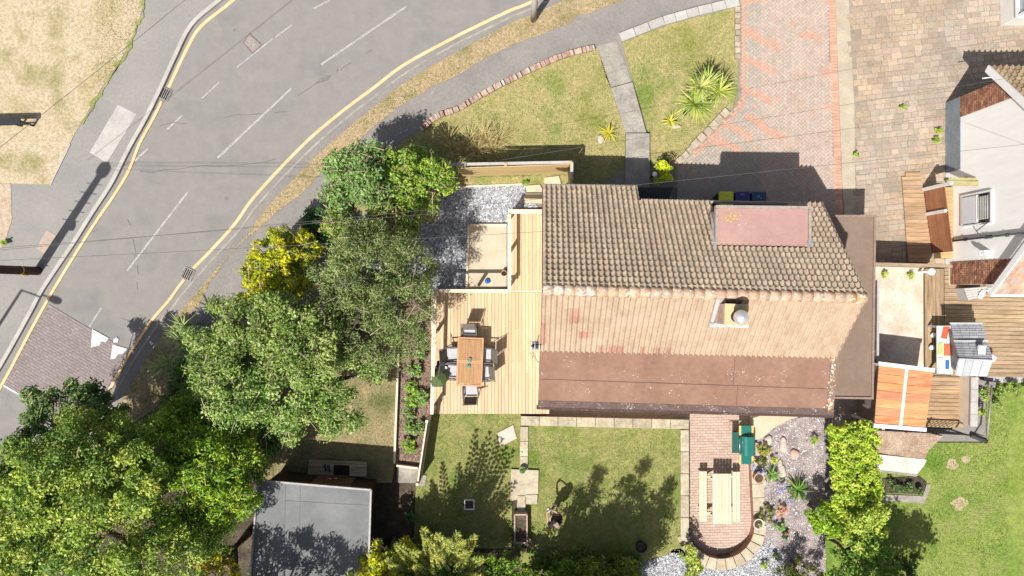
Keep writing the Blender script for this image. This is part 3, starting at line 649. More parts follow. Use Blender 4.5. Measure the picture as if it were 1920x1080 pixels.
def ncol_(c, r):
    t = random.uniform(.88, 1.1); q = random.random()
    b = (.47, .375, .27) if q < .8 else ((.46, .34, .25) if q < .9 else (.42, .345, .26)); return tuple(x * t for x in b)
pantile('north_roof', RL, RR, EL, ER, 55, 20, tile, ho, ncol_, lambda c, r: (c > 18 and r > 16) or (r > 7 and 32 < c < 48))
SL, SR = W(1014, 655, 4.3), W(1569, 668, 4.3)
pink = {(5, 3), (6, 3), (5, 2), (6, 2), (7, 5), (8, 5), (0, 4), (0, 5), (0, 6), (11, 7), (13, 7), (14, 7), (15, 7), (19, 7), (22, 7), (24, 7)}
def scol(c, r):
    t = random.uniform(.92, 1.09)
    b = (.345, .20, .145) if (c, r) in pink else (.385, .29, .205); return tuple(x * t for x in b)
pantile('south_roof', RL, RR, SL, SR, 57, 8, tile_s, ho, scol, roll=.065, lip=.028)
# ridge tiles with lichen
mb = MB(); nR = 30
for i in range(nR):
    a, b = RL.lerp(RR, (i + .01) / nR), RL.lerp(RR, (i + 1.01) / nR); t = random.uniform(.92, 1.1); z = Vector((0, 0, -.085 + .006 * (i % 2)))
    mb.tube([a + z, b + z], [.165, .165], 12, (t, t * .97, t * .93))
mb.build('ridge_tiles', mat('ridge_tile', (.38, .25, .18), (.48, .34, .25), 3, .9, .5, 40, fine=.2, fscale=12, speck=((.62, .56, .50), 10, 1.12), c3=(.44, .27, .13)), ho)
# walls under the roof
yw = [(-3.45, 0), (-3.45, 3.72), (-2.0, 4.12), (-.12, 6.06), (2.55, 3.25), (2.55, 0)]
mb = MB(); n = len(yw)
vs = [(1.16, y, z + .05) for y, z in yw] + [(9.92, y - .13, z + .05) for y, z in yw]
mb.add(vs, [list(range(n)), list(range(n, 2 * n))[::-1]] + [[i, i + n, (i + 1) % n + n, (i + 1) % n] for i in range(n)])
mb.build('wall', mat('house_render', (.55, .48, .38), (.62, .55, .45), 2, .9, .2, 50, fine=.05), ho)
def win(parent, c, sx, sz, axis, name='window', pane=darkglass, fr=wpaint, bars=1):
    d = .06; mb = MB(); cx, cy, cz = c; n = Vector((0, d, 0)) if axis == 'y' else Vector((d, 0, 0))
    ax = Vector((1, 0, 0)) if axis == 'y' else Vector((0, 1, 0)); C0 = Vector(c)
    for s in (-1, 1):
        mb.beam(C0 + ax * s * (sx / 2 - .035) - Vector((0, 0, sz / 2)), C0 + ax * s * (sx / 2 - .035) + Vector((0, 0, sz / 2)), .07 if axis == 'x' else d, d if axis == 'x' else .07)
        mb.beam(C0 - ax * (sx / 2 - .07) + Vector((0, 0, s * (sz / 2 - .035))), C0 + ax * (sx / 2 - .07) + Vector((0, 0, s * (sz / 2 - .035))), d, .07)
    for i in range(bars):
        x = ax * ((i + 1) / (bars + 1) - .5) * sx
        mb.beam(C0 + x - Vector((0, 0, sz / 2 - .07)), C0 + x + Vector((0, 0, sz / 2 - .07)), .05, .05)
    f = mb.build(name, fr, parent)
    size = (sx - .1, .02, sz - .1) if axis == 'y' else (.02, sx - .1, sz - .1)
    MB().box(c, size).build('pane', pane, f); return f
win(ho, (3.4, -3.47, 1.3), 1.8, 1.2, 'y'); win(ho, (7.6, -3.55, 1.2), 2.2, 1.9, 'y', bars=2)
win(ho, (6.6, 2.50, 1.5), 1.8, 1.1, 'y'); win(ho, (3.0, 2.53, 1.5), 1.2, 1.1, 'y')
MB().box((4.75, 2.50, 1.1), (.9, .06, 2.0)).build('front_door', mat('door_paint', (.05, .08, .12)), ho)
# gutters / fascia
mb = MB(); mb.tube([EL + Vector((-.02, .08, -.02)), Vector((4.15, 3.38, 2.98))], .055, 8); mb.tube([Vector((4.2, 2.85, 3.47)), Vector((10.1, 2.72, 3.45))], .055, 8)
mb.build('gutter', mat('old_gutter', (.25, .23, .20), (.34, .31, .27), 4, .7, 0), ho)
mb = MB()
for a, b in ((RL, EL), (RL, SL), (RR, Vector((10.08, 2.75, 3.5))), (RR, SR)): MB().beam(a + Vector((0, 0, -.1)), b + Vector((0, 0, -.09)), .05, .16).build('bargeboard', mat('brown_barge', (.20, .13, .10), (.26, .18, .13), 3, .8, 0), ho)
# rear flat dormer roof
ra, rb, rc, rd = W(1013, 654, 4.28), W(1570, 667, 4.28), W(1562, 776, 3.9), W(1009, 760, 3.9)
mb = MB(); vs = [ra, rb, rc, rd]; mb.add([v + Vector((0, 0, .02)) for v in vs] + [v - Vector((0, 0, .16)) for v in vs], [[3, 2, 1, 0], [4, 5, 6, 7], [0, 1, 5, 4], [1, 2, 6, 5], [2, 3, 7, 6], [3, 0, 4, 7]])
mb.build('rear_flat_roof', felt, ho)
mb = MB()
def onr(u, v, h=.028): return ra.lerp(rb, u).lerp(rd.lerp(rc, u), v) + Vector((0, 0, h))
mb.beam(onr(0, .53), onr(.66, .555), .015, .01); mb.beam(onr(.66, .555), onr(1, .57), .015, .01); mb.beam(onr(.655, .02), onr(.655, .55), .015, .01); mb.beam(onr(.67, .56), onr(.67, .94), .015, .01)
mb.build('felt_seam', mat('seam', (.12, .07, .06)), ho)
mb = MB(); mb.beam(onr(0, .965, .035), onr(1, .965, .035), .20, .03, (.55, .6, .65)); mb.beam(onr(.985, .02, .035), onr(.985, .93, .035), .16, .03, (.8, .95, 1)); mb.beam(rd + Vector((-.05, -.07, -.06)), rc + Vector((.03, -.07, -.06)), .12, .1, (.35, .35, .38))
mb.build('roof_kerb', mat('lichened_felt', (.19, .115, .09), (.25, .16, .13), 5, .9, .5, 40, fine=.3, speck=((.52, .46, .40), 20, 1.16)), ho)
mb = MB()
for i in range(80):       # orange lichen blobs along the right verge and ridge end
    t = random.random(); u = .983 + random.gauss(0, .007); p = onr(u, t * .95, .055); s = random.uniform(.01, .032) * (1.7 if .8 < t < .92 else 1)
    mb.lathe(p, [(s, 0), (s * .7, .008), (.001, .01)], 6, (1, 1, 1) if random.random() < .5 else (1.1, 1.9, 5))
for i in range(50):
    u = random.random() ** .6; p = RL.lerp(RR, u) + Vector((0, random.uniform(-.12, .08), .09)); s = random.uniform(.01, .026); w_ = random.random() < .75
    mb.lathe(p, [(s, 0), (s * .7, .008), (.001, .01)], 6, (1, 1, 1) if not w_ else (1, 1.9, 5))
mb.build('lichen', mat('orange_lichen', (.50, .25, .07), (.60, .32, .12), 9, .95), ho)['kind'] = 'stuff'
# north dormer
dz = 5.0; a, b, c, d = W(1341, 386, dz), W(1519, 388, dz), W(1519, 462, dz), W(1341, 459, dz)
mb = MB().prism([(p.x, p.y) for p in (a, b, c, d)], dz - .14, dz); dm = mb.build('dormer', feltp, ho)
mb = MB(); e = .04
mb.beam(a + Vector((0, -.03, .03)), b + Vector((0, -.03, .03)), .09, .1); mb.beam(a + Vector((.03, -.09, .025)), d + Vector((.03, .0, .025)), .08, .09); mb.beam(b + Vector((-.03, -.09, .025)), c + Vector((-.03, .0, .025)), .08, .09)
mb.build('trim', mat('dormer_trim', (.26, .22, .19), (.34, .29, .26), 5, .8, .1), dm)
MB().prism([(a.x + .1, a.y - .12), (b.x - .1, b.y - .12), (c.x - .1, c.y), (d.x + .1, d.y)], 2.9, dz - .15).build('cheek', mat('dormer_cheek', (.22, .16, .13), (.28, .2, .17), 4, .8), dm)
win(dm, ((a.x + b.x) / 2, a.y - .1, 4.35), 2.0, .8, 'y', bars=2)
mb = MB(); mb.add([W(1332, 398, 4.16), W(1344, 398, 4.16), W(1344, 460, 5.12), W(1337, 460, 5.12)], [[0, 1, 2, 3]], (1.1, 1.1, 1.1)); mb.build('flashing', lead, dm); mb = MB(); mb.add([W(1515, 450, 5.05), W(1524, 450, 5.05), W(1522, 463, 5.22), W(1515, 463, 5.22)], [[0, 1, 2, 3]])
for q in mb.v: pass
mb.build('flashing', lead, dm)
mb = MB()
for i in range(26): p = a + Vector((.45 + random.gauss(0, .14), -.32 + random.gauss(0, .08), .005)); s = random.uniform(.01, .035); mb.lathe(p, [(s, 0), (s * .6, .01), (.001, .012)], 6, (1, random.uniform(.9, 1.5), 1))
mb.build('lichen', MATS['orange_lichen'], dm)['kind'] = 'stuff'
# side garage with brown felt roof
gz = 2.4; q = [W(1556, 404, gz), W(1642, 403, gz), W(1637, 748, gz), W(1568, 746, gz)]
q[0].x = 10.0; q[3].x = 9.98
gr = MB().prism([(p.x, p.y) for p in q], gz - .16, gz).build('garage_roof', feltb, ho)
mb = MB(); mb.beam(q[0] + Vector((0, -.03, .02)), q[1] + Vector((0, -.03, .02)), .07, .06); mb.beam(q[1] + Vector((-.04, -.07, .02)), q[2] + Vector((-.04, .07, .02)), .07, .06); mb.beam(q[2] + Vector((0, .03, .02)), q[3] + Vector((0, .03, .02)), .07, .06)
mb.build('trim', mat('garage_trim', (.22, .15, .12), (.26, .19, .15), 4, .8), gr)
MB().prism([(9.95, q[0].y - .15), (q[1].x - .15, q[1].y - .15), (q[2].x - .15, q[2].y + .15), (9.95, q[3].y + .15)], 0, gz - .17).build('garage_wall', brickm, ho)
# chimney
tz = 6.6; a, b, c, d = W(1361, 571, tz), W(1402, 573, tz), W(1401, 609, tz), W(1360, 608, tz)
ch = MB().prism([(p.x, p.y) for p in (a, b, c, d)], 4.6, tz - .06)
ch = ch.build('chimney', mat('chimney_brick', (.33, .24, .20), (.45, .35, .31), 12, .9, .6, 30, fine=.35, fscale=20, stretch=(1, 1, 3)), ho)
mb = MB()
for k in range(11): mb.prism([(a.x - .012, a.y + .012), (b.x + .012, b.y + .012), (c.x + .012, c.y - .012), (d.x - .012, d.y - .012)], 5.3 + k * .115, 5.3 + k * .115 + .085, tuple([random.uniform(.8, 1.2)] * 3))
mb.build('brick_courses', mat('chimney_courses', (.34, .22, .18), (.46, .33, .28), 16, .9, .4, 30, fine=.3, fscale=20), ch)
MB().prism([(a.x - .03, a.y + .03), (b.x + .03, b.y + .03), (c.x + .03, c.y - .03), (d.x - .03, d.y - .03)], tz - .055, tz).build('flaunching', mat('yellow_mortar', (.46, .38, .24), (.58, .44, .20), 3, .9, .4, 30, fine=.15), ch)
pc_ = W(1384, 594, tz + .15)
MB().lathe((pc_.x, pc_.y, tz), [(.16, 0), (.15, .3), (.17, .31), (.17, .34), (.13, .34), (.12, .1)], 20).build('chimney_pot', mat('dark_pot', (.03, .03, .03), (.05, .045, .04), 4, .7), ch)
MB().lathe((pc_.x, pc_.y, tz + .36), [(.20, 0), (.21, .06), (.18, .15), (.11, .22), (.001, .25)], 20).build('cowl', mat('pale_steel', (.7, .7, .7), (.78, .78, .8), 4, .22, 0, fine=0, metal=.6, spec=.6), ch)
mb = MB(); p0 = W(1335, 607, 5.15); mb.add([W(1331, 608, 5.43), W(1360, 609, 5.43), W(1360, 558, 6.26), W(1343, 561, 6.26)], [[0, 1, 2, 3]]); mb.build('flashing', lead, ch); mb = MB()
mb.add([v for v in (W(1331, 613, 5.37), W(1404, 615, 5.37), W(1404, 607, 5.52), W(1331, 606, 5.52))], [[0, 1, 2, 3]])
mb.build('flashing', lead, ch)
# porch canopy
MB().prism([tuple(W(*p, 2.2)[:2]) for p in ((1198, 351), (1262, 351), (1252, 378), (1260, 392), (1198, 392))], 2.08, 2.2).build('porch_canopy', feltd, ho)
mb = MB()
for x in (1204, 1250): p = W(x, 356, 2.1); MB().beam((p.x, p.y, G), (p.x, p.y, 2.08), .08, .08).build('porch_post', wpaint, ho)
# aerial on the gable
ae = thing('television_aerial', 'grid television aerial on a bracket on the west gable above the deck, with looping cables', 'aerial', W(1010, 645, 4.4))
c0 = W(1003, 648, 4.5); mb = MB()
mb.tube([c0 + Vector((.3, .05, 0)), c0 + Vector((-.12, -.02, 0))], .02, 6)
mb.tube([c0 + Vector((.13, .35, .1)), c0 + Vector((.05, .05, 0)), c0 + Vector((-.12, .0, 0))], .012, 6)
mb.build('bracket', black, ae)
mb = MB()
for i in range(5): mb.tube([c0 + Vector((-.13, -.16 + i * .08, 0)), c0 + Vector((.13, -.16 + i * .08, 0))], .008, 5)
for i in range(3): mb.tube([c0 + Vector((-.13 + i * .13, -.17, .01)), c0 + Vector((-.13 + i * .13, .17, .01))], .012, 5)
mb.build('grid', mat('aerial_metal', (.55, .56, .58), (.6, .6, .62), 3, .4, metal=.3, spec=.5), ae)
mb = MB(); mb.box(c0 + Vector((.02, 0, -.09)), (.2, .24, .06)); mb.build('reflector', mat('dark_reflector', (.05, .055, .06)), ae)
mb = MB()
for k in (0, .04): mb.tube(smooth3 := [c0 + Vector(v) for v in ((-.08, -.17, -.02), (-.03 + k, -.35, -.2), (.05 + k, -.5 - k, -.3), (.2, -.56 - k, -.3))], .01, 5)
mb.tube([c0 + Vector(v) for v in ((-.18, -.22, -.1), (-.1, -.3, -.15), (-.05, -.36, -.2))], .01, 5)
mb.build('cable', mat('cable_grey', (.25, .24, .22)), ae)

# ================= decks =================
DZ = .6
dk = thing('timber_deck', 'new pine deck with white topped railings wrapping the west side of the house', 'deck', W(915, 660, G))
boards('main_boards', [(810, 548), (1026, 548), (1030, 776), (808, 776)], DZ, deckm, .125, 'y', .035, .010, dk, .10)
boards('walkway_boards', [(954, 398), (1026, 398), (1026, 544), (954, 544)], DZ, deckm, .135, 'y', .035, .010, dk, .08)
MB().prism([tuple(W(*p, DZ)[:2]) for p in ((954, 544.5), (1026, 544.5), (1026, 547.5), (954, 547.5))], DZ - .03, DZ + .004).build('joining_board', railm, dk)
MB().prism([tuple(W(*p, DZ)[:2]) for p in ((811, 549), (1025, 549), (1029, 774), (809, 774))], G, DZ - .05).build('frame', mat('deck_frame', (.2, .15, .09)), dk)
MB().prism([tuple(W(*p, DZ)[:2]) for p in ((955, 399), (1025, 399), (1025, 545), (955, 545))], G, DZ - .05).build('frame', MATS['deck_frame'], dk)
RZ = DZ + 1.0
def rail(a, b, posts=3, w_=.12, name='railing', balu=False):
    A, B = W(*a, RZ), W(*b, RZ); mb = MB()
    mb.beam(A - Vector((0, 0, .02)), B - Vector((0, 0, .02)), w_, .04)
    r = mb.build(name, railm, dk); mb = MB()
    for i in range(posts):
        t = (i + .1) / (posts - 1 + .2) if posts > 1 else .5; p = A.lerp(B, t); MB().beam((p.x, p.y, DZ), (p.x, p.y, RZ - .045), .09, .09).build('post', railm, r)
rail((815.5, 545), (809.5, 777), 4); rail((818, 545.5), (955, 545.5), 3); rail((955, 543), (955, 399), 3); rail((953, 396.5), (1020, 396.5), 2, .15)
# sandy slab under the deck corner (timber framed pad)
pd = thing('sand_pad', 'pale sandy pad framed with boards on the slate gravel beside the deck', 'sandpit', W(913, 480, G))
MB().prism([tuple(W(*p, G + .08)[:2]) for p in ((877, 421), (950, 421), (950, 541), (875, 541))], G, G + .09).build('surface', mat('pale_sand', (.42, .36, .26), (.50, .44, .34), 2, .95, .2, 60, fine=.08, grain=.06), pd)
mb = MB()
for a, b in (((879, 421), (875, 541)), ((879, 422), (950, 422))): mb.beam(W(*a, G + .12), W(*b, G + .12), .08, .1)
mb.build('edging', railm, pd)
p = W(914, 527, G + .1); bl = MB(); bl.lathe(p, [(.001, 0), (.08, .01), (.10, .06), (.07, .11), (.02, .13)], 14); bl.box(p + Vector((.06, -.05, .05)), (.09, .05, .04), .5)
tag(bl.build('toy', mat('blue_plastic', (.02, .14, .42), rough=.4)), 'small blue plastic toy lying in the shade on the pale sandy pad', 'toy')
p = W(945, 512, G + .3); tag(MB().lathe(p - Vector((0, 0, .2)), [(.06, 0), (.10, .25), (.11, .25), (.10, .27), (.07, .05), (.001, .04)], 14).build('flower_pot', mat('terracotta', (.42, .22, .13), (.5, .3, .2), 4, .8)), 'small orange pot against the deck edge on the sandy pad', 'plant pot')
# front fence of the slate garden
fe = thing('board_fence', 'honey coloured horizontal board fence leaning along the north side of the slate garden', 'fence', W(965, 325, G))
FZ = 1.9; mb = MB(); A0, B0 = W(868, 331, G + .1), W(1060, 325, G + .1)
for i in range(12):
    z0 = G + .1 + i * .148; t = random.uniform(.93, 1.07)
    mb.add([(A0.x, A0.y, z0), (B0.x, B0.y, z0), (B0.x, B0.y, z0 + .14), (A0.x, A0.y, z0 + .14), (A0.x, A0.y + .03, z0), (B0.x, B0.y + .03, z0), (B0.x, B0.y + .03, z0 + .14), (A0.x, A0.y + .03, z0 + .14)], [[0, 1, 2, 3], [7, 6, 5, 4], [3, 2, 6, 7], [0, 4, 5, 1], [0, 3, 7, 4], [1, 5, 6, 2]], (t, t, t))
mb.build('boards', fencem, fe)
mb = MB(); TA, TB = W(780, 320, FZ), W(1072, 305, FZ)
mb.beam((A0.x - .9, A0.y + .13, FZ + .02), (B0.x + .1, B0.y + .10, FZ + .02), .10, .04)
mb.build('capping', conc, fe)
mb = MB()
for t in (0, .42, 1.0): x = A0.x + (B0.x - A0.x) * t; y = A0.y + (B0.y - A0.y) * t; MB().beam((x, y + .09, G), (x, y + .09, FZ + .08), .1, .1).build('post', fencem, fe)
rf = thing('return_fence', 'short white topped fence returning from the board fence to the house corner', 'fence', W(1068, 335, G)); mb = MB()
mb.beam((B0.x + .09, B0.y + .1, 1.95), (B0.x + .11, 3.3, 1.6), .10, .04, (1, 1, 1)); mb.build('capping', conc, rf); mb = MB(); mb.beam((B0.x + .09, B0.y + .1, 1.1), (B0.x + .11, 3.35, 1.0), .04, 1.5); mb.build('panel', fencem, rf)
# picket screen south of the deck
pk = thing('trellis_fence', 'narrow slatted fence running south from the deck corner, throwing striped shadows on the lawn', 'fence', W(797, 835, T)); mb = MB()
A, B = W(808, 778, T), W(791, 890, T); n = 20; h = 1.15
for i in range(n): p = A.lerp(B, (i + .5) / n); mb.beam((p.x, p.y, T), (p.x, p.y, T + h), .03, .05)
mb.build('slats', oldwood, pk); mb = MB(); mb.beam(A + Vector((0, 0, h + .02)), B + Vector((0, 0, h + .02)), .05, .04); mb.beam(A + Vector((.03, 0, .3)), B + Vector((.03, 0, .3)), .03, .06); mb.build('rail', railm, pk)
for p in (A, B): MB().beam(p, p + Vector((0, 0, h + .12)), .09, .09).build('post', railm, pk)
e = thing('edging_board', 'long thin pale timber edging between the side lawn and the bark bed', 'edging', W(742, 760, T)); mb = MB()
mb.beam(W(748, 650, T + .12), W(740, 868, T + .12), .07, .2); mb.beam(W(744, 872, T + .14), W(784, 877, T + .14), .07, .2); mb.build('boards', railm, e)

# ================= shed =================
sh = thing('garden_shed', 'dark brown garden shed with a flat grey felt roof in the bottom left garden', 'shed', W(600, 1000, T))
sz = 2.35; a, b, c, d = W(484, 900, sz), W(696, 918, sz), W(690, 1110, sz), W(468, 1110, sz)
MB().prism([(p.x, p.y) for p in (a, b, c, d)], sz - .08, sz).build('roof', shedroof, sh)
mb = MB(); up = Vector((0, 0, .015))
for p, q in ((a, b), (b, c), (d, a)): mb.beam(p + up, q + up, .06, .09)
mb.build('roof_trim', mat('shed_trim', (.30, .29, .29), (.38, .37, .37), 4, .6), sh)
mb = MB()
for x in (535, 563): mb.beam(W(x, 905, sz + .006), W(x - 4, 1100, sz + .006), .02, .006)
mb.beam(W(536, 939, sz + .007), W(690, 948, sz + .007), .015, .006)
mb.build('roof_seam', mat('roof_seam', (.14, .15, .155)), sh)
def ins(p, k=.24): m_ = (a + b + c + d) / 4; return p + (m_ - p).normalized() * k
ww = [ins(p) for p in (a, b, c, d)]
MB().prism([(p.x, p.y) for p in ww], T, sz - .085).build('wall', shedwood, sh)
mb = MB(); m1, m2 = ww[0].lerp(ww[1], .42), ww[0].lerp(ww[1], .80)
mb.beam(Vector((m1.x, m1.y + .03, 1.35)), Vector((m2.x, m2.y + .03, 1.35)), .04, 1.6)
do_ = mb.build('door', mat('shed_door', (.10, .06, .045), (.14, .09, .06), 4, .6), sh)
x = (m1.x + m2.x) / 2
for s in (-1, 1): MB().tube([(x + s * .05, m1.y + .06, 1.5), (x + s * .05, m1.y + .12, 1.5), (x + s * .17, m1.y + .12, 1.5)], .015, 6).build('handle', steel, do_)
ds = thing('doorstep_deck', 'narrow pale timber doorstep platform in front of the brown shed', 'step', W(633, 877, T))
boards('boards', [(579, 862), (688, 866), (687, 894), (577, 889)], T + .18, oldwood, .15, 'x', .04, .008, ds, .08, cols=[(1.5, 1.5, 1.45)], ang=R(-2))
MB().prism([tuple(W(*p, T + .1)[:2]) for p in ((580, 864), (687, 867), (686, 893), (578, 888))], T, T + .135).build('frame', MATS['deck_frame'], ds)
tag(MB().prism([tuple(W(*p, T + .2)[:2]) for p in ((626, 872), (655, 873), (655, 892), (625, 891))], T + .182, T + .197).build('door_mat', mat('mat_black', (.02, .016, .016), (.03, .025, .025), 9, .95, .5, 60)), 'black door mat on the timber doorstep of the shed', 'door mat')
sh_ = thing('shoe', 'left one of two dark blue shoes on the doorstep of the shed', 'shoe', W(610, 877, T + .182), 'pair of blue shoes')
def shoe(root):
    o = Vector(ORG[root]); mb = MB(); prof = [(-.13, .032), (-.08, .04), (0, .034), (.07, .045), (.12, .035), (.14, .01)]
    vs = []; 
    for y, hw in prof:
        for x, z in ((-hw, 0), (hw, 0), (hw * .8, .05), (-hw * .8, .05)): vs.append(o + Vector((x, y, z)))
    fs = [[0, 3, 2, 1], [20, 21, 22, 23]] + [[i * 4 + k, i * 4 + (k + 1) % 4, i * 4 + 4 + (k + 1) % 4, i * 4 + 4 + k] for i in range(5) for k in range(4)]
    mb.add(vs, fs); mb.build('upper', mat('blue_canvas', (.03, .06, .13)), root, bevel=.01)
    MB().lathe(o + Vector((0, -.06, .045)), [(.026, 0), (.03, .02), (.022, .02), (.018, 0)], 10).build('opening', mat('shoe_inside', (.01, .01, .015)), root)
shoe(sh_); sh_.rotation_euler.z = R(12)
copy_thing(sh_, W(617, 878, T + .182), R(18), 'right one of two dark blue shoes on the doorstep of the shed, nearer the mat')
# ================= neighbour's house =================
nh = thing('neighbour_house', 'white rendered house with brown tiled gable strips and a white bargeboard at the right edge', 'house', (19, 3.5, G))
X0 = 16.2; YN, YS, ZE, ZR = 6.9, .12, 3.1, 6.7; YM = (YN + YS) / 2
pr = [(YN, 0), (YN, ZE), (YM, ZR), (YS, ZE), (YS, 0)]
mb = MB(); vs = [(X0, y, z) for y, z in pr] + [(26, y, z) for y, z in pr]; n = 5
mb.add(vs, [list(range(n)), list(range(n, 2 * n))[::-1]] + [[i, i + n, (i + 1) % n + n, (i + 1) % n] for i in range(n)]); mb.build('wall', render_w, nh)
mb = MB(); mb.box((X0 - .01, (YN + 4.3) / 2, .5), (.03, YN - 4.3 + .02, .95)); mb.build('plinth', render_g, nh)
def tilehang(y0, y1, zf, z0):      # hanging tile courses on the gable
    mb = MB(); z = z0; r = 0
    while z < 7:
        y = y0 - (.08 if r % 2 else 0)
        while y < y1:
            ya, yb = max(y, y0), min(y + .155, y1)
            if yb - ya > .02 and zf((ya + yb) / 2) > z + .1:
                t = random.uniform(.65, 1.35); mb.add([(X0 - .035, ya, z), (X0 - .035, yb, z), (X0 - .008, yb, z + .12), (X0 - .008, ya, z + .12), (X0, ya, z), (X0, yb, z)], [[0, 3, 2, 1], [0, 1, 5, 4]], (t, t * random.uniform(.85, 1.1), t))
            y += .165
        z += .11; r += 1
    return mb
tm = mat('hanging_tile', (.22, .105, .065), (.32, .165, .10), 9, .9, .3, 30, fine=.25, fscale=14)
verge_z = lambda y: ZE + (YN - y) * (ZR - ZE) / (YN - YM) if y > YM else ZE + (y - YS) * (ZR - ZE) / (YM - YS)
tilehang(6.16, YN, verge_z, 1.0).build('hanging_tiles', tm, nh); tilehang(YS, .95, verge_z, .45).build('hanging_tiles', tm, nh)
random.seed(8)
def ncol2(c, r): t = random.uniform(.8, 1.2); return tuple(x * t for x in random.choice([(.38, .29, .17), (.42, .31, .19), (.34, .24, .15)]))
def ncol3(c, r): t = random.uniform(.85, 1.15); return tuple(x * t for x in (random.choice([(.44, .30, .22), (.42, .33, .27), (.40, .24, .17)]) if r > 0 else (.36, .15, .10)))
pantile('north_roof', (X0 - .15, YM, ZR + .12), (25, YM, ZR + .12), (X0 - .15, YN + .45, ZE - .34), (25, YN + .45, ZE - .34), 44, 22, tile, nh, ncol2)
pantile('south_roof', (X0 - .15, YM, ZR + .12), (25, YM, ZR + .12), (X0 - .15, YS - .3, ZE - .18), (25, YS - .3, ZE - .18), 40, 21, tile, nh, ncol3, roll=.015, lip=.02)
mb = MB()
mb.beam((X0 - .19, YM, ZR), (X0 - .19, YN + .5, ZE - .46), .05, .24, (1, 1, 1)); mb.beam((X0 - .19, YM, ZR), (X0 - .19, YS - .33, ZE - .32), .05, .20)
mb.beam((X0 - .19, YN + .48, ZE - .40), (25, YN + .48, ZE - .40), .12, .10); mb.beam((X0 - .19, YS - .36, ZE - .30), (25, YS - .36, ZE - .30), .10, .10)
mb.build('bargeboard', wpaint, nh)
mb = MB(); mb.tube([(X0 - .5, YN + .1, 2.85), (X0 - .1, YN + .14, 2.9)], .02, 6); mb.build('overflow_pipe', wpaint2, nh)
# window in the gable wall
wy, wz = 2.75, 1.85
f = win(nh, (X0 - .03, wy, wz), 1.15, 1.6, 'x', bars=0); 
mb = MB(); mb.box((X0 - .06, wy, wz - .35), (.03, .95, .72)); mb.build('lower_panel', mat('frosted_panel', (.66, .67, .70), (.72, .73, .76), 2, .3, 0, fine=0), f)
mb = MB()
for i in range(5): mb.box((X0 - .075, wy, wz + .2 + i * .11), (.02, .8, .045), M=Matrix.Rotation(R(25), 3, 'Y'))
mb.build('louvre', mat('louvre_grey', (.30, .30, .27), (.4, .4, .36)), f)
mb = MB(); mb.beam((X0 - .07, wy - .58, wz), (X0 - .07, wy - .58, wz + .01), .1, .01); mb.box((X0 - .06, wy, wz + .08), (.05, .95, .06)); mb.build('transom', wpaint, f)
mb = MB()
mb.tube([(X0 - .07, 1.72, .1), (X0 - .07, 1.74, 5.2)], .035, 8); mb.tube([(X0 - .06, 1.78, 2.1), (X0 - .12, 1.98, 2.0), (X0 - .09, 2.25, 2.6), (X0 - .08, 2.3, 2.2)], .018, 6)
for z in (1.3, 2.4, 2.6, 3.4): mb.box((X0 - .05, 1.73, z), (.1, .12, .05))
mb.build('soil_pipe', mat('grey_pipe', (.07, .075, .085)), nh)
mb = MB(); mb.box((X0 - .1, 1.2, 2.45), (.2, .16, .16)); mb.lathe((X0 - .2, 1.2, 2.3), [(.001, 0), (.07, .03), (.09, .09), (.05, .1)], 10); mb.build('security_light', wpaint, nh)
mb = MB(); mb.box((X0 - .02, 3.9, 1.3), (.06, .1, .1)); mb.build('vent', mat('vent_grey', (.2, .2, .2)), nh)
# rust fence, side deck, ramp boards beside the house
rp = thing('boardwalk', 'strip of weathered boards laid on the cobbles west of the rust coloured fence', 'deck', W(1712, 400, G))
boards('boards', [(1691, 328), (1726, 322), (1750, 492), (1703, 492)], G + .09, oldwood, .16, 'x', .05, .008, rp, .14, cols=[(1.3, 1.12, 1.02), (1.2, 1.08, 1.0), (1.1, 1.0, .95)])
sdk = thing('side_deck', 'narrow raised deck of honey boards squeezed between the rust fence and white wall', 'deck', (16, 2.5, G))
MB().prism([(15.5, 3.7), (16.18, 3.7), (16.18, 1.1), (15.75, 1.1)], G, .52).build('frame', MATS['deck_frame'], sdk)
mb = MB(); y = 1.1
while y < 3.68: t = random.uniform(.9, 1.1); mb.prism([(15.45 + .3 * (3.7 - y) / 2.6, y), (16.19, y), (16.19, y + .135), (15.45 + .3 * (3.7 - y) / 2.6, y + .135)], .525, .56, (t, t * .98, t * .93)); y += .145
mb.build('boards', mat('honey_board', (.40, .26, .13), (.48, .33, .17), 2, .7, .3, 9, fine=.12, stretch=(.7, 8, 3)), sdk)
mb = MB(); mb.beam((15.45, 3.74, 1.25), (16.17, 3.62, 1.95), .16, .05); mb.beam((15.45, 3.9, 1.2), (16.17, 3.78, 1.85), .10, .05); mb.build('sloping_rail', mat('green_wood', (.33, .29, .12), (.42, .38, .20), 3, .85), sdk)
rfn = thing('rust_fence', 'rust stained board fence with white posts beside the white house wall', 'fence', W(1735, 410, G))
fa, fb = Vector((15.36, 3.6, G)), Vector((15.66, 1.3, G)); mb = MB()
for i in range(8):
    z = G + .06 + i * .155; 
    for s, e in ((0, .36), (.38, 1)):
        t = random.uniform(.85, 1.15); p, q = fa.lerp(fb, s), fa.lerp(fb, e); mb.beam((p.x, p.y, z + .07), (q.x, q.y, z + .07), .03, .142, (t, t, t))
mb.build('boards', mat('rust_wood', (.25, .105, .05), (.34, .16, .085), 2.5, .75, .3, 9, fine=.2, stretch=(5, 1, 5)), rfn)
for p, h in ((fa + Vector((-.05, .06, 0)), 1.75), (fa.lerp(fb, .37) + Vector((-.03, 0, 0)), 1.25)): MB().box(p + Vector((0, 0, h / 2)), (.11, .11, h)).build('post', wpaint2, rfn)
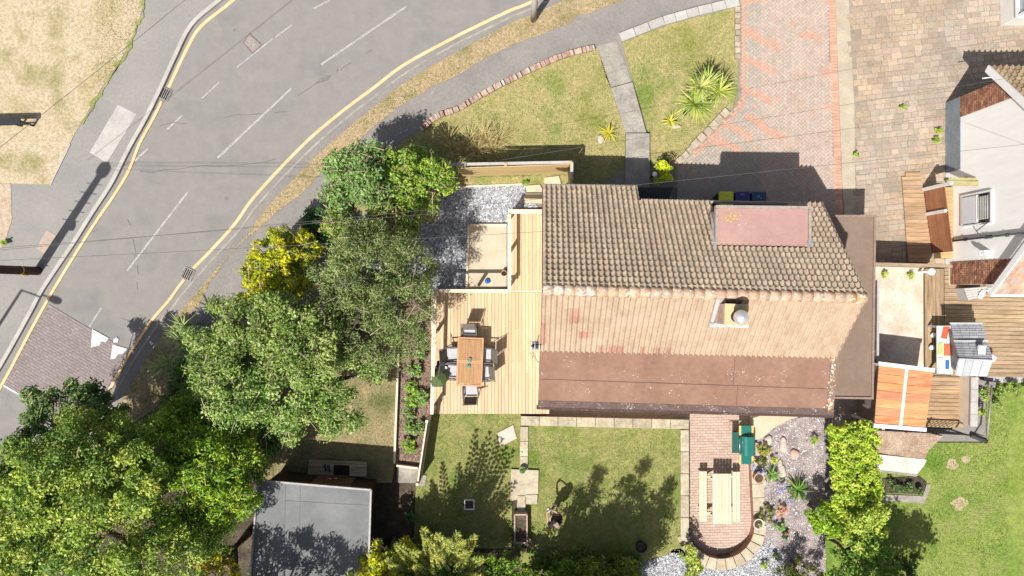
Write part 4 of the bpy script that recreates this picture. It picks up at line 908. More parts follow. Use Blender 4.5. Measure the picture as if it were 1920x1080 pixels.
sf = thing('low_fence', 'weathered board fence closing the cobbled drive, seen edge on beside a white lamp', 'fence', W(1712, 496, G)); mb = MB(); A, B = W(1638, 495, 1.8), W(1785, 499, 1.8)
for i in range(10): z = G + .02 + i * .17; mb.beam((A.x, A.y, z + .08), (B.x, B.y, z + .08), .03, .16, tuple([random.uniform(.85, 1.15)] * 3))
mb.build('boards', oldwood, sf); mb = MB(); mb.beam(A, B, .11, .05); mb.build('capping', oldwood, sf)
lp = thing('bollard_light', 'white domed garden light by the end of the weathered board fence', 'garden light', W(1722, 511, G)); pz = W(1721, 510, G)
MB().lathe(pz, [(.05, 0), (.045, .8), (.001, .8)], 12).build('post', wpaint2, lp); MB().lathe(pz + Vector((0, 0, .8)), [(.13, 0), (.14, .06), (.10, .13), (.001, .17)], 18).build('lamp_dome', wpaint, lp)
lp = thing('globe_lamp', 'white globe lamp on a slim post beside the golden shrub at the front path', 'garden light', W(1221, 331, G)); pz = W(1221, 332, G)
MB().lathe(pz, [(.03, 0), (.03, .55), (.001, .55)], 8).build('post', black, lp)
MB().lathe(pz + Vector((0, 0, .54)), [(.001, 0), (.05, .01), (.085, .06), (.095, .1), (.085, .15), (.05, .185), (.001, .195)], 16).build('globe', wpaint, lp)
# boundary fence east of the garage
bf = thing('boundary_fence', 'thin grey board fence between the garage wall and the orange roofed shelter', 'fence', W(1642, 660, G)); mb = MB(); A, B = W(1646, 525, 1.5), W(1644, 800, 1.5)
n = 40
for i in range(n): p = A.lerp(B, (i + .5) / n); t = random.uniform(.8, 1.2); mb.box((p.x, p.y, .8), (.03, .13, 1.38), col=(t, t, t))
mb.build('boards', mat('grey_wood', (.16, .14, .12), (.26, .23, .20), 4, .9, .3), bf); mb = MB(); mb.beam(A + Vector((0, 0, .02)), B + Vector((0, 0, .02)), .08, .04); mb.build('capping', mat('pale_cap', (.32, .31, .30), (.42, .4, .38), 4, .8), bf)
gp = thing('garden_screen', 'grey concrete panel fence behind the north end of the clipped hedge', 'fence', W(1620, 780, G)); mb = MB(); mb.beam(W(1588, 792, 1.0), W(1640, 792, 1.0), .05, .9); mb.build('panel', mat('panel_grey', (.13, .125, .12), (.18, .17, .16), 3, .9), gp)
mb = MB(); 
for x in (1598, 1619, 1640): p = W(x, 797, .8); MB().box((p.x, p.y, .75), (.1, .1, 1.3)).build('post', conc, gp)
# timber shelter with orange roof
oc = thing('timber_shelter', 'orange stained plank roof on a white frame standing beside the brown garage', 'shelter', W(1693, 742, G)); hz = 1.85
A, B, C_, D = W(1647, 679, hz), W(1752, 692, hz), W(1736, 808, hz), W(1638, 800, hz)
om = mat('orange_wood', (.47, .155, .07), (.54, .23, .11), 1.6, .55, .2, 12, fine=.15, fscale=5, stretch=(.7, 5, 2), c3=(.58, .30, .15))
mb = MB(); nb = 7
for i in range(nb):
    for u0, u1 in ((.015, .49), (.52, .985)):
        a, b = A.lerp(D, .045 + .91 * i / nb), B.lerp(C_, .045 + .91 * i / nb); d, c = A.lerp(D, .045 + .91 * (i + .96) / nb), B.lerp(C_, .045 + .91 * (i + .96) / nb)
        t = random.uniform(.88, 1.12); mb.prism([tuple(a.lerp(b, u0)[:2]), tuple(a.lerp(b, u1)[:2]), tuple(d.lerp(c, u1)[:2]), tuple(d.lerp(c, u0)[:2])], hz - .03, hz, (t, t * random.uniform(.9, 1.15), t))
mb.build('roof_boards', om, oc); mb = MB(); up = Vector((0, 0, .0))
mb.beam(A.lerp(D, .02), B.lerp(C_, .02), .13, .07); mb.beam(A.lerp(D, .98), B.lerp(C_, .98), .13, .07); mb.beam(A.lerp(B, .505).lerp(D.lerp(C_, .505), .045), A.lerp(B, .505).lerp(D.lerp(C_, .505), .955), .085, .075)
mb.build('frame', wpaint, oc)
for u, v in ((.05, .04), (.95, .04), (.95, .96), (.05, .96)): p = A.lerp(B, u).lerp(D.lerp(C_, u), v); MB().box((p.x, p.y, (hz - .05 + G) / 2), (.08, .08, hz - .05 - G)).build('post', wpaint2, oc)
# neighbour deck
nk = thing('neighbour_deck', 'weathered brown board deck stepping around the grey roofed play kitchen', 'deck', W(1830, 630, G)); ZD = .3
boards('long_boards', [(1735, 504), (1770, 504), (1768, 690), (1735, 690)], ZD, oldwoodv, .15, 'y', .04, .01, nk, .12, cols=[(1.1, 1.05, 1), (1, .95, .9)])
boards('cross_boards', [(1771, 504), (1850, 504), (1850, 552), (2300, 560), (2300, 702), (1830, 706), (1771, 700)], ZD, oldwood, .155, 'x', .04, .014, nk, .12, cols=[(1.1, 1.05, 1), (1.0, .95, .9)], ang=R(-1))
boards('lower_boards', [(1736, 706), (1806, 706), (1806, 802), (1736, 800)], ZD - .01, oldwood, .155, 'x', .04, .014, nk, .14, cols=[(1.1, .98, .86), (1.05, .98, .9), (1.15, 1.05, .95)], ang=R(-1))
MB().prism([tuple(W(*p, ZD)[:2]) for p in ((1736, 506), (1849, 506), (1849, 562), (2290, 562), (2290, 700), (1805, 704), (1805, 798), (1737, 798))], G, ZD - .055).build('frame', MATS['deck_frame'], nk)
lw = thing('cream_wall', 'cream rendered wall with grey coping at the east end of the lower deck', 'wall', W(1818, 752, G)); A, B = W(1827, 707, .95), W(1825, 800, .95)
mb = MB(); mb.beam(A - Vector((0, 0, .46)), B - Vector((0, 0, .46)), .2, .78); mb.build('wall', mat('cream_render', (.60, .50, .40), (.68, .58, .48), 2, .9, 0, fine=.05), lw); mb = MB()
for i in range(4): mb.beam(A.lerp(B, (i + .01) / 4), A.lerp(B, (i + .99) / 4), .26, .06)
mb.build('coping', conc, lw)
tl = thing('lattice_railing', 'black lattice railing along the south edge of the lower deck', 'railing', W(1772, 815, G)); mb = MB(); A, B = W(1640, 806, 1.0), W(1812, 815, 1.0)
mb.beam(A, B, .04, .04); mb.beam(A - Vector((0, 0, .85)), B - Vector((0, 0, .85)), .04, .04); d_ = B - A; n = 22
for i in range(n + 1):
    p = A + d_ * i / n
    for s in (-1, 1):
        q = p + d_ * s * 3.5 / n; q.z = .15; tt = 1
        if 0 <= i + s * 3.5 <= n: mb.beam(p, q, .02, .012)
for i in range(4): p = A + d_ * i / 3; mb.beam((p.x, p.y, G), (p.x, p.y, 1.1), .05, .05)
mb.build('lattice', black, tl)
po = thing('fallen_post', 'dark post lying at the corner of the black lattice railing', 'post', W(1837, 824, G)); MB().tube([W(1820, 816, .22), W(1850, 828, .22)], [.075, .085], 10).build('timber', mat('dark_timber', (.035, .035, .035), (.06, .06, .055), 5, .7), po)
po = thing('garden_pole', 'slim pale pole running beside the bushes on the neighbouring lawn', 'pole', W(1855, 772, G)); mb = MB(); mb.tube([W(1860, 722, .8), W(1851, 822, .8)], .035, 8); mb.build('bar', galv, po); mb = MB()
for x, y in ((1860, 724), (1851, 820)): p = W(x, y, .8); MB().tube([(p.x, p.y, G), (p.x, p.y, .78)], .03, 8).build('leg', galv, po)
# curved timber border piece
cb = thing('curved_bench', 'curved weathered timber seat at the corner of the bushes', 'bench', W(1840, 712, G)); pts = smooth([(1828, 708), (1836, 716), (1850, 720), (1866, 722)], 5); mb = MB()
for p, q in zip(pts, pts[1:]): mb.beam(W(*p, .42), W(*q, .42), .2, .05)
mb.build('seat', galv, cb); mb = MB()
for x, y in ((1832, 712), (1850, 720), (1863, 722)): p = W(x, y, .4); MB().box((p.x, p.y, .25), (.07, .07, .3)).build('leg', galv, cb)
st = thing('storage_box', 'grey slatted garden box against the tiled south corner of the white house', 'storage box', W(1828, 548, ZD))
P4 = [W(*p, .85) for p in ((1808, 541), (1852, 538), (1846, 556), (1816, 563))]; MB().prism([(p.x, p.y) for p in P4], ZD, .8).build('body', mat('grey_slat', (.30, .29, .28), (.38, .37, .36), 3, .8), st)
mb = MB()
for i in range(5): a, b = P4[0].lerp(P4[3], i / 5), P4[1].lerp(P4[2], i / 5); c, d = P4[1].lerp(P4[2], (i + .9) / 5), P4[0].lerp(P4[3], (i + .9) / 5); mb.prism([(p.x, p.y) for p in (a, b, c, d)], .8, .84)
mb.build('lid', mat('slat_lid', (.34, .32, .30), (.44, .42, .40), 3, .8), st)
cl = MB(); o0 = W(1845, 549, .86); random.seed(4)
for i in range(6): cl.box(o0 + Vector((random.uniform(-.2, .2), random.uniform(-.12, .1), .02 * i)), (.2, .13, .03), random.uniform(0, 3))
tag(cl.build('cloth', wpaint), 'crumpled white cloths piled on the grey slatted garden box', 'cloth')
# play kitchen
pk = thing('play_kitchen', 'childs grey roofed wooden play kitchen with white panels and toys on the deck', 'play kitchen', W(1815, 655, ZD))
gs = mat('grey_shingle', (.27, .28, .30), (.34, .35, .37), 3, .8, .2, fine=.1); gb = mat('grey_board', (.36, .37, .39), (.42, .43, .45), 3, .7)
def shing(a, b, c, d, n, m, name):
    mb = MB()
    for i in range(n):
        p, q = a.lerp(d, i / n), b.lerp(c, i / n); r_, s_ = b.lerp(c, (i + 1) / n), a.lerp(d, (i + 1) / n); u = 0
        while u < 1:
            v = min(1, u + random.uniform(.18, .3)); t = random.uniform(.88, 1.12); z = Vector((0, 0, .02))
            mb.add([p.lerp(q, u), p.lerp(q, v - .008), s_.lerp(r_, v - .008) + z, s_.lerp(r_, u) + z] + [k - Vector((0, 0, .03)) for k in (s_.lerp(r_, u), s_.lerp(r_, v - .008))], [[3, 2, 1, 0], [2, 3, 4, 5]], (t, t, t)); u = v
    mb.add([k - Vector((0, 0, .03)) for k in (a, b, c, d)], [[0, 1, 2, 3]]); return mb.build(name, m, pk)
shing(W(1788, 634, 1.75), W(1850, 634, 1.75), W(1842, 607, 1.45), W(1782, 607, 1.45), 6, gs, 'upper_roof')
shing(W(1798, 672, 2.05), W(1862, 675, 2.05), W(1852, 640, 1.6), W(1789, 640, 1.6), 7, gs, 'main_roof')
shing(W(1862, 675, 2.06), W(1798, 672, 2.06), W(1791, 704, 1.45), W(1850, 706, 1.45), 1, gb, 'south_roof')
mb = MB(); mb.beam(W(1781, 606, 1.47), W(1842, 606, 1.47), .05, .06); mb.beam(W(1788, 639, 1.62), W(1852, 639, 1.62), .05, .06); mb.beam(W(1798, 673, 2.08), W(1862, 676, 2.08), .05, .04); mb.build('roof_trim', gb, pk)
MB().prism([tuple(W(*p, 1.2)[:2]) for p in ((1790, 614), (1838, 614), (1840, 694), (1792, 694))], ZD, 1.4).build('body', gb, pk)
mb = MB(); q = W(1770, 655, .95); mb.prism([tuple(W(*p, .95)[:2]) for p in ((1757, 611), (1786, 611), (1786, 702), (1757, 700))], .90, .95); mb.build('counter', wpaint2, pk)
mb = MB()
for x, y in ((1759, 613), (1759, 698), (1784, 700)): p = W(x, y, .9); MB().box((p.x, p.y, (.9 + ZD) / 2), (.07, .07, .9 - ZD)).build('leg', gb, pk)
def tray(pts, colr, name): 
    MB().prism([tuple(W(*p, .97)[:2]) for p in pts], .952, .985).build(name, mat('toy_' + name, colr, rough=.5), pk)
tray(((1769, 613), (1781, 613), (1775, 636), (1764, 634)), (.52, .10, .05), 'red_tray'); tray(((1759, 643), (1768, 643), (1768, 665), (1758, 665)), (.40, .46, .18), 'green_tray')
tray(((1770, 645), (1782, 645), (1782, 667), (1770, 667)), (.55, .13, .06), 'orange_tray'); tray(((1773, 676), (1780, 676), (1779, 692), (1773, 692)), (.03, .14, .42), 'blue_tray'); tray(((1759, 671), (1768, 671), (1768, 694), (1758, 694)), (.55, .52, .46), 'sink')
for (x, y), c, nm in (((1792, 659), (.5, .1, .06), 'red_knob'), ((1791, 683), (.5, .1, .06), 'red_cup')): MB().lathe(W(x, y, 1.1) , [(.05, -.1), (.06, 0), (.05, .02), (.001, .02)], 10).build(nm, mat('toy_red', c, rough=.5), pk)
mb = MB(); mb.add([W(1833, 654, 1.87), W(1848, 656, 1.87), W(1848, 665, 1.98), W(1834, 664, 1.98)], [[3, 2, 1, 0]]); p = W(1841, 651, 1.93); mb.box(p, (.22, .14, .1), M=Matrix.Rotation(R(20), 3, 'X')); mb.build('skylight', wpaint, pk)
p = W(1864, 671, ZD + .5); p.z = ZD; tag(MB().lathe(p, [(.12, 0), (.15, .2), (.16, .4), (.09, .5), (.001, .52)], 12).build('laundry_bag', mat('pale_pink', (.72, .62, .60))), 'pale pink cloth bag beside the play kitchen roof ridge', 'bag')
for (x, y), t, lb in (((1747, 628), .1, 'small white and navy toy on the boards west of the play kitchen'), ((1744, 651), .09, 'round white cup on the boards south of the navy toy')):
    p = W(x, y, ZD); tag(MB().lathe(p, [(.06, 0), (.10, .08), (.09, .16), (.001, .18)], 10, (1, 1, 1)).build('toy', wpaint), lb, 'toy')
# bay window / porch of the next house at the top right corner
bw = thing('bay_window', 'white framed bay with tinted glass and an orange stripe, cut off by the top right corner', 'porch', W(1895, 20, G))
a, b = W(1876, 48, G), W(1912, 48, G)
xs0, ys0 = a.x, a.y; hB = 1.5; tp = [(xs0, ys0), (xs0 + .95, ys0), (xs0 + 1.1, ys0 + 2.4), (xs0 - .05, ys0 + 2.4)]
MB().prism(tp, G, .95).build('wall', wpaint2, bw); MB().prism([(xs0 + .05, ys0 + .05), (xs0 + .9, ys0 + .05), (xs0 + 1.0, ys0 + 2.3), (xs0 + .05, ys0 + 2.3)], .95, 2.0).build('glass', mat('tinted_glass', (.28, .34, .36), rough=.1, spec=.6), bw)
mb = MB(); 
for x, y in tp: mb.beam((x, y, .95), (x, y, 2.05), .09, .09)
for i in range(4):
    (x, y), (u, v) = tp[i], tp[(i + 1) % 4]
    for z in (.97, 2.05): mb.beam((x, y, z), (u, v, z), .1, .08)
mb.build('frame', wpaint, bw); MB().prism([(xs0 - .05, ys0 + 1.3), (xs0 + 1.1, ys0 + 1.3), (xs0 + 1.1, ys0 + 2.5), (xs0 - .05, ys0 + 2.5)], 2.1, 2.18).build('orange_roof', mat('orange_panel', (.62, .30, .03), rough=.5), bw)

# ================= street =================
tp_ = thing('telegraph_pole', 'dark brown telegraph pole with step pegs standing on the left pavement', 'telegraph pole', W(71, 508, G)); b0 = W(71, 508, G)
MB().tube([b0 - Vector((0, 0, .1)), b0 + Vector((0, 0, 4)), b0 + Vector((0, 0, 7.6))], [.16, .14, .115], 14).build('pole', mat('creosote_wood', (.035, .016, .014), (.06, .03, .026), 3, .8, .3, 20, fine=.2, stretch=(6, 6, 1)), tp_)
mb = MB(); mb.tube([b0 + Vector((0, 0, .93)), b0 + Vector((0, 0, .99))], [.165, .165], 14, cap=False); mb.tube([b0 + Vector((-.1, -.1, .98)), b0 + Vector((.0, -.19, .75)), b0 + Vector((.14, -.17, .7))], .02, 6); mb.build('yellow_band', mat('yellow_tape', (.62, .36, .03), rough=.6), tp_)
for i in range(5):
    mb = MB(); z = 3.6 + i * .65; s = .30
    mb.beam(b0 + Vector((-s, .05, z)), b0 + Vector((s, -.05, z)), .02, .02); mb.build('step_peg', galv, tp_)
mb = MB(); mb.box(b0 + Vector((.15, -.05, 3.3)), (.2, .2, .3)); mb.build('junction_box', mat('box_grey', (.15, .15, .15)), tp_)
mb = MB(); mb.lathe(b0 + Vector((0, 0, 7.0)), [(.14, 0), (.24, .05), (.24, .35), (.14, .45)], 12); mb.build('terminal', black, tp_)
def lamp_post(name, lb, base, arm, h=6, m=galv, r=.07):
    t = thing(name, lb, 'street lamp', base); B = Vector(base); MB().tube([B, B + Vector((0, 0, 1.4)), B + Vector((0, 0, 1.45)), B + Vector((0, 0, h))], [r * 1.4, r * 1.4, r, r * .7] if r < .1 else r, 12).build('column', m, t)
    a = Vector(arm); mb = MB(); mb.tube([B + Vector((0, 0, h)), B + a * .7 + Vector((0, 0, h + .05))], .03, 8); mb.build('arm', m, t)
    mb = MB(); c = B + a * .72 + Vector((0, 0, h + .02)); d = a.normalized(); L = .55; n_ = Vector((-d.y, d.x, 0)); prof = [(0, .05), (.12, .12), (.35, .15), (.5, .1), (.55, .03)]; vs = []
    for s, wd in prof: vs += [c + d * s - n_ * wd, c + d * s + n_ * wd, c + d * s + n_ * wd * .7 + Vector((0, 0, .1)), c + d * s - n_ * wd * .7 + Vector((0, 0, .1))]
    mb.add(vs, [[0, 1, 2, 3], [19, 18, 17, 16]] + [[i * 4 + k, i * 4 + 4 + k, i * 4 + 4 + (k + 1) % 4, i * 4 + (k + 1) % 4] for i in range(4) for k in range(4)]); mb.build('lantern', m, t); return t
lamp_post('street_lamp', 'grey street lamp on the left pavement whose shadow crosses the kerb by the speed table', W(-62, 702, G), (1.2, -.45, 0))
lamp_post('street_lamp', 'pale concrete street lamp column on the dry verge at the top edge', W(1000, 38, G), (-1.2, .9, 0), 6, mat('pale_column', (.36, .33, .29), (.44, .41, .36), 3, .9), .11)
bq = thing('road_barrier', 'black metal barrier on the dry grass cut off by the left edge', 'barrier', W(15, 240, G)); mb = MB(); z = .85
A, B = W(-60, 229, z), W(38, 227, z); mb.beam(A, B, .2, .05); mb.build('top_board', mat('black_board', (.02, .025, .03), rough=.5), bq); mb = MB()
for x in (.75, .99, .2): p = A.lerp(B, x); mb.beam((p.x, p.y, G), (p.x, p.y, z), .06, .06)
p = A.lerp(B, .2); q = A.lerp(B, .99); mb.beam((p.x, p.y, .35), (q.x, q.y, .35), .04, .04); mb.build('leg', black, bq)
def drain(px, py, rz, lb):
    p = W(px, py, .02); t = thing('drain_grate', lb, 'drain', p); mb = MB(); Lx, Ly = .40, .42
    for s in (-1, 1): mb.box(p + Vector((s * Lx / 2, 0, 0)), (.035, Ly, .03)); mb.box(p + Vector((0, s * Ly / 2, 0)), (Lx - .036, .035, .03))
    mb.build('frame', galv, t); mb = MB()
    for i in range(5): mb.box(p + Vector((-.15 + i * .075, 0, 0)), (.028, Ly - .04, .022))
    mb.build('bars', galv, t); MB().box(p + Vector((0, 0, -.012)), (Lx - .04, Ly - .04, .008)).build('pit', mat('pit_black', (.008, .008, .008)), t); t.rotation_euler.z = rz
drain(309, 176, R(-25), 'square road drain grate in the gutter of the upper left kerb'); drain(352, 514, R(-25), 'square road drain grate on the inside of the bend beside the verge')
mh = thing('manhole', 'diamond set square manhole cover with red brown rim in the road', 'manhole', W(473, 83, .01)); q = [(468, 62), (492, 84), (474, 101), (455, 80)]
MB().prism([tuple(W(*p)[:2]) for p in q], .002, .012).build('frame', mat('rust_rim', (.14, .09, .08), (.22, .16, .14), 8, .8), mh)
MB().prism([tuple(W(*p)[:2]) for p in [(468, 65), (489, 84), (474, 98), (458, 80)]], .012, .018).build('cover', mat('iron_cover', (.20, .18, .165), (.30, .27, .25), 30, .8, .5, 40, fine=.3, fscale=30), mh)
# overhead cables
def cable(pts, lb, r=.006, sag=.25):
    P = []
    for a, b in zip(pts, pts[1:]):
        for t in np.linspace(0, 1, 14)[:-1 if b != pts[-1] else None]:
            p = Vector(a).lerp(Vector(b), t); p.z -= sag * 4 * t * (1 - t); P.append(p)
    tag(MB().tube(P, r, 5).build('overhead_cable', mat('cable', (.10, .10, .10), (.14, .14, .14), 3, .8, spec=.1)), lb, 'cable')
pt = b0 + Vector((0, 0, 7.5))
cable([tuple(pt), tuple(W(1020, 372, 3.6))], 'overhead cable from the telegraph pole to the north corner of the tiled roof')
cable([tuple(pt + Vector((0, -.1, -.05))), tuple(W(1019, 434, 5.0))], 'overhead cable from the telegraph pole to the middle of the west gable', sag=.4)
cable([tuple(pt + Vector((0, .1, 0))), tuple(W(1020, 384, 3.9))], 'middle overhead cable running across the trees towards the tiled roof', sag=.05)
cable([tuple(W(1140, 352, 3.2)), tuple(W(2000, 262, 4.2))], 'overhead cable crossing the driveway from the porch to the white house', .006, .1)
cable([tuple(W(940, 300, 3.6)), tuple(W(2050, 120, 5.5))], 'overhead cable crossing the front lawns and driveway to the upper right', .005, .1)
cable([tuple(W(420, -60, 6)), tuple(W(-200, 430, 6))], 'overhead cable above the dry grass in the upper left corner', .008, .1)
# ================= garden furniture and small things =================
def chair(loc):
    t = thing('garden_chair', 'grey sling garden chair at the table', 'chair', loc, 'grey sling chairs round the slatted table'); o = Vector(loc)
    fr = mat('chair_frame', (.06, .06, .065), (.09, .09, .09), 3, .5); sl = mat('grey_sling', (.36, .37, .39), (.42, .43, .45), 5, .7, fine=.08, fscale=40); sb = mat('brown_sling', (.13, .115, .10), (.17, .15, .13), 5, .8, fine=.1)
    mb = MB(); mb.box(o + Vector((0, .02, .43)), (.44, .40, .02)); mb.build('seat', sl, t)
    mb = MB(); mb.add([o + Vector(v) for v in ((-.23, -.20, .46), (.23, -.20, .46), (.22, -.40, .98), (-.22, -.40, .98), (-.23, -.22, .46), (.23, -.22, .46), (.22, -.42, .98), (-.22, -.42, .98))], [[0, 1, 2, 3], [7, 6, 5, 4], [3, 2, 6, 7], [0, 3, 7, 4], [1, 5, 6, 2], [0, 4, 5, 1]]); mb.build('backrest', sb, t)
    for s in (-1, 1):
        mb = MB(); x = s * .26; mb.tube([o + Vector((x, .22, .0)), o + Vector((x, -.12, .42)), o + Vector((x * .96, -.42, 1.0))], .015, 6); mb.build('leg', fr, t)
        mb = MB(); mb.tube([o + Vector((x * 1.02, -.26, 0)), o + Vector((x * 1.02, .18, .44)), o + Vector((x * 1.02, .2, .62))], .015, 6); mb.build('leg', fr, t)
        mb = MB(); mb.box(o + Vector((x * 1.04, -.02, .63)), (.045, .44, .025)); mb.build('armrest', fr, t)
    return t
c0 = chair(tuple(W(881, 626, DZ)))
c0.rotation_euler.z = R(180); c0['label'] = 'grey sling chair at the north end of the slatted table'
for (x, y), a, lb in (((884, 730), 2, 'grey sling chair at the south end of the slatted table'), ((850, 663), -86, 'grey sling chair on the west side of the table, nearer its north end'), ((849, 694), -94, 'grey sling chair on the west side of the table, next to the green parasol'), ((912, 664), 88, 'grey sling chair on the east side of the table, nearer its north end'), ((908, 697), 94, 'grey sling chair on the east side of the table, nearer its south end')):
    copy_thing(c0, W(x, y, DZ), R(a), lb)
tb = thing('garden_table', 'rectangular teak table with narrow slats and a middle seam on the deck', 'table', W(883, 679, DZ)); cz = W(881, 678.5, DZ + .74); mb = MB(); tw, tl_ = .92, 1.74
for i in range(22):
    for s in (-1, 1): t = random.uniform(.88, 1.12); mb.box(cz + Vector((-tw / 2 + .05 + i * (tw - .1) / 21, s * (tl_ / 4 - .005), -.012)), (.026, tl_ / 2 - .13, .022), col=(t, t, t))
for y in (-tl_ / 2 + .03, -.03, .03, tl_ / 2 - .03): mb.box(cz + Vector((0, y, -.012)), (tw, .055, .026))
for x in (-tw / 2 + .015, tw / 2 - .015): mb.box(cz + Vector((x, 0, -.010)), (.035, tl_ - .115, .026))
mb.rot(-R(2.5), cz); mb.build('tabletop', mat('teak', (.40, .22, .10), (.48, .28, .14), 3, .6, .2, 12, fine=.1, stretch=(8, 1, 2)), tb)
for sx in (-1, 1):
    for sy in (-1, 1): MB().box(cz + Vector((sx * .38, sy * .78, -.38)), (.06, .06, .70)).rot(-R(2.5), cz).build('leg', MATS['teak'], tb)
MB().box(cz + Vector((0, 0, -.05)), (.8, 1.55, .04)).rot(-R(2.5), cz).build('under_frame', MATS['teak'], tb)
def lump(name, lb, cat, c, r, m, seed=1, n=9, flatk=.5, grp=None, stretch=(1, 1)):
    random.seed(seed); bm = bmesh.new(); bmesh.ops.create_icosphere(bm, subdivisions=3, radius=1)
    for v in bm.verts:
        k = 1 + (.28 * math.sin(v.co.x * 5 + seed) * math.sin(v.co.y * 4 + seed * 2) + .18 * math.sin(v.co.z * 9 + v.co.x * 7) if cat != 'rock' else .16 * math.sin(v.co.x * 2.3 + seed) + .14 * math.cos(v.co.y * 2.7 + seed * 3) + .03 * math.sin(v.co.x * 11 + v.co.y * 7))
        v.co = Vector((v.co.x * r * k * stretch[0], v.co.y * r * k * stretch[1], max(-.2 * r, v.co.z * r * flatk * k)))
    mb = MB(); mb.add([v.co + Vector(c) for v in bm.verts], [[v.index for v in f.verts] for f in bm.faces], smooth=True); bm.free()
    return tag(mb.build(name, m), lb, cat, grp)
teal = mat('teal_cloth', (.07, .20, .18), (.16, .34, .30), 9, .8, fine=.3)
lump('garden_glove', 'teal glove lying in the middle of the slatted table, the upper one', 'glove', cz + Vector((.0, .07, .02)), .075, teal, 3, stretch=(.8, 1.3)); lump('garden_glove', 'teal glove lying in the middle of the slatted table, the lower one', 'glove', cz + Vector((-.04, -.15, .02)), .07, teal, 5, stretch=(.9, 1.1))
# closed parasol
pa = thing('closed_parasol', 'closed olive green parasol leaning against the west deck rail', 'parasol', W(838, 690, DZ)); A, B = W(842, 684, .75), W(812, 723, 1.75); d = (B - A).normalized(); mb = MB(); L = (B - A).length
x_ = Vector((0, 0, 1)).cross(d).normalized(); y_ = d.cross(x_); vs = []; fs = []; nn = 16; prof = [(.2, .03), (.3, .2), (.55, .30), (.8, .25), (1, .06)]
for t, r in prof:
    for k in range(nn): a = 2 * math.pi * k / nn; rr = r * (1.12 if k % 2 else .82); vs.append(A + d * L * t + x_ * math.cos(a) * rr + y_ * math.sin(a) * rr * .7)
for i in range(len(prof) - 1): fs += [[i * nn + k, i * nn + (k + 1) % nn, (i + 1) * nn + (k + 1) % nn, (i + 1) * nn + k] for k in range(nn)]
mb.add(vs, fs); mb.build('canopy', mat('olive_cloth', (.12, .19, .07), (.18, .25, .11), 3, .8, fine=.1), pa); MB().tube([A, B + d * .08], .022, 8).build('pole', galv, pa)
lump('blue_bag', 'navy and white cloth bag between the green parasol and the west chairs', 'bag', W(829, 683, DZ + .35), .19, mat('navy_cloth', (.02, .045, .12), (.05, .08, .16), 4, .8), 4, flatk=.9)
lump('white_towel', 'small white towel hanging beside the navy bag', 'towel', W(834, 690, DZ + .5), .09, wpaint, 8, flatk=.8)
# picnic table
pn = thing('picnic_table', 'pale timber picnic table with two attached benches on the brick patio', 'picnic table', W(1351, 935, G)); random.seed(2)
pm = mat('pale_timber', (.56, .50, .33), (.64, .59, .43), 2, .6, .3, 10, fine=.08, stretch=(8, .8, 2), speck=((.42, .33, .16), 9, 1.36))
def planks(xc0, xc1, y0, y1, z, n, nm):
    a, b = W(xc0, y0, z), W(xc1, y1, z); w_ = (b.x - a.x) / n; mb = MB()
    for i in range(n): t = random.uniform(.9, 1.08); mb.box((a.x + (i + .5) * w_, (a.y + b.y) / 2, z - .02), (w_ - .018, abs(a.y - b.y), .04), col=(t, t, t * .97))
    mb.build(nm, pm, pn); return a, b
ta, tb_ = planks(1336, 1371.5, 888.5, 983, G + .75, 6, 'tabletop'); planks(1311, 1325.5, 884, 978, G + .45, 2, 'bench'); planks(1373.5, 1387.5, 885, 978, G + .45, 2, 'bench')
cx = (ta.x + tb_.x) / 2
for yy in (ta.y - .25, tb_.y + .25):
    mb = MB()
    for s in (-1, 1): mb.beam((cx + s * .52, yy, G), (cx + s * .16, yy, G + .7), .045, .09)
    mb.beam((cx - .78, yy + .05, G + .37), (cx + .74, yy + .05, G + .37), .045, .09); mb.beam((cx - .32, yy + .05, G + .68), (cx + .32, yy + .05, G + .68), .045, .07); mb.build('leg_frame', pm, pn)
# barbecue
bb = thing('barbecue', 'green lidded gas barbecue trolley with folding side shelves on the brick patio', 'barbecue', W(1400, 832, G)); gm = mat('barbecue_green', (.015, .13, .11), (.018, .15, .125), 2, .22, 0, fine=0, coat=.5); gd = mat('dark_green_steel', (.02, .09, .075), rough=.35); wo = mat('shelf_wood', (.60, .35, .10), (.66, .42, .16), 3, .6)
z = 1.05; A, B = W(1392, 819, z), W(1418, 855, z); x0, x1, y1, y0 = A.x, B.x, A.y, B.y
mb = MB(); vs = []; prof = [(0, 0), (.015, .16), (.07, .25), (.16, .29), (x1 - x0 - .12, .29), (x1 - x0, .16), (x1 - x0, 0)]
for y in (y0, y1): vs += [(x0 + a, y, z - .24 + b) for a, b in prof]
n = len(prof); mb.add(vs, [list(range(n)), list(range(n, 2 * n))[::-1]] + [[i, i + n, (i + 1) % n + n, (i + 1) % n] for i in range(n)]); mb.build('lid', gm, bb, bevel=.015)
mb = MB(); mb.prism([(x0 - .02, y0 + .02), (x1 - .02, y0 + .02), (x1 - .02, y1 - .02), (x0 - .02, y1 - .02)], .55, z - .245); mb.build('firebox', gd, bb)
mb = MB(); mb.prism([(x0 - .26, y0 + .03), (x0 - .03, y0 + .03), (x0 - .03, y1 + .1), (x0 - .26, y1 + .1)], .68, .74); mb.build('front_panel', gd, bb)
mb = MB(); hx = x0 - .07; mb.tube([(x0, y0 + .1, z - .1), (hx, y0 + .1, z - .08), (hx, y1 - .1, z - .08), (x0, y1 - .1, z - .1)], .013, 8); mb.build('handle', steel, bb)
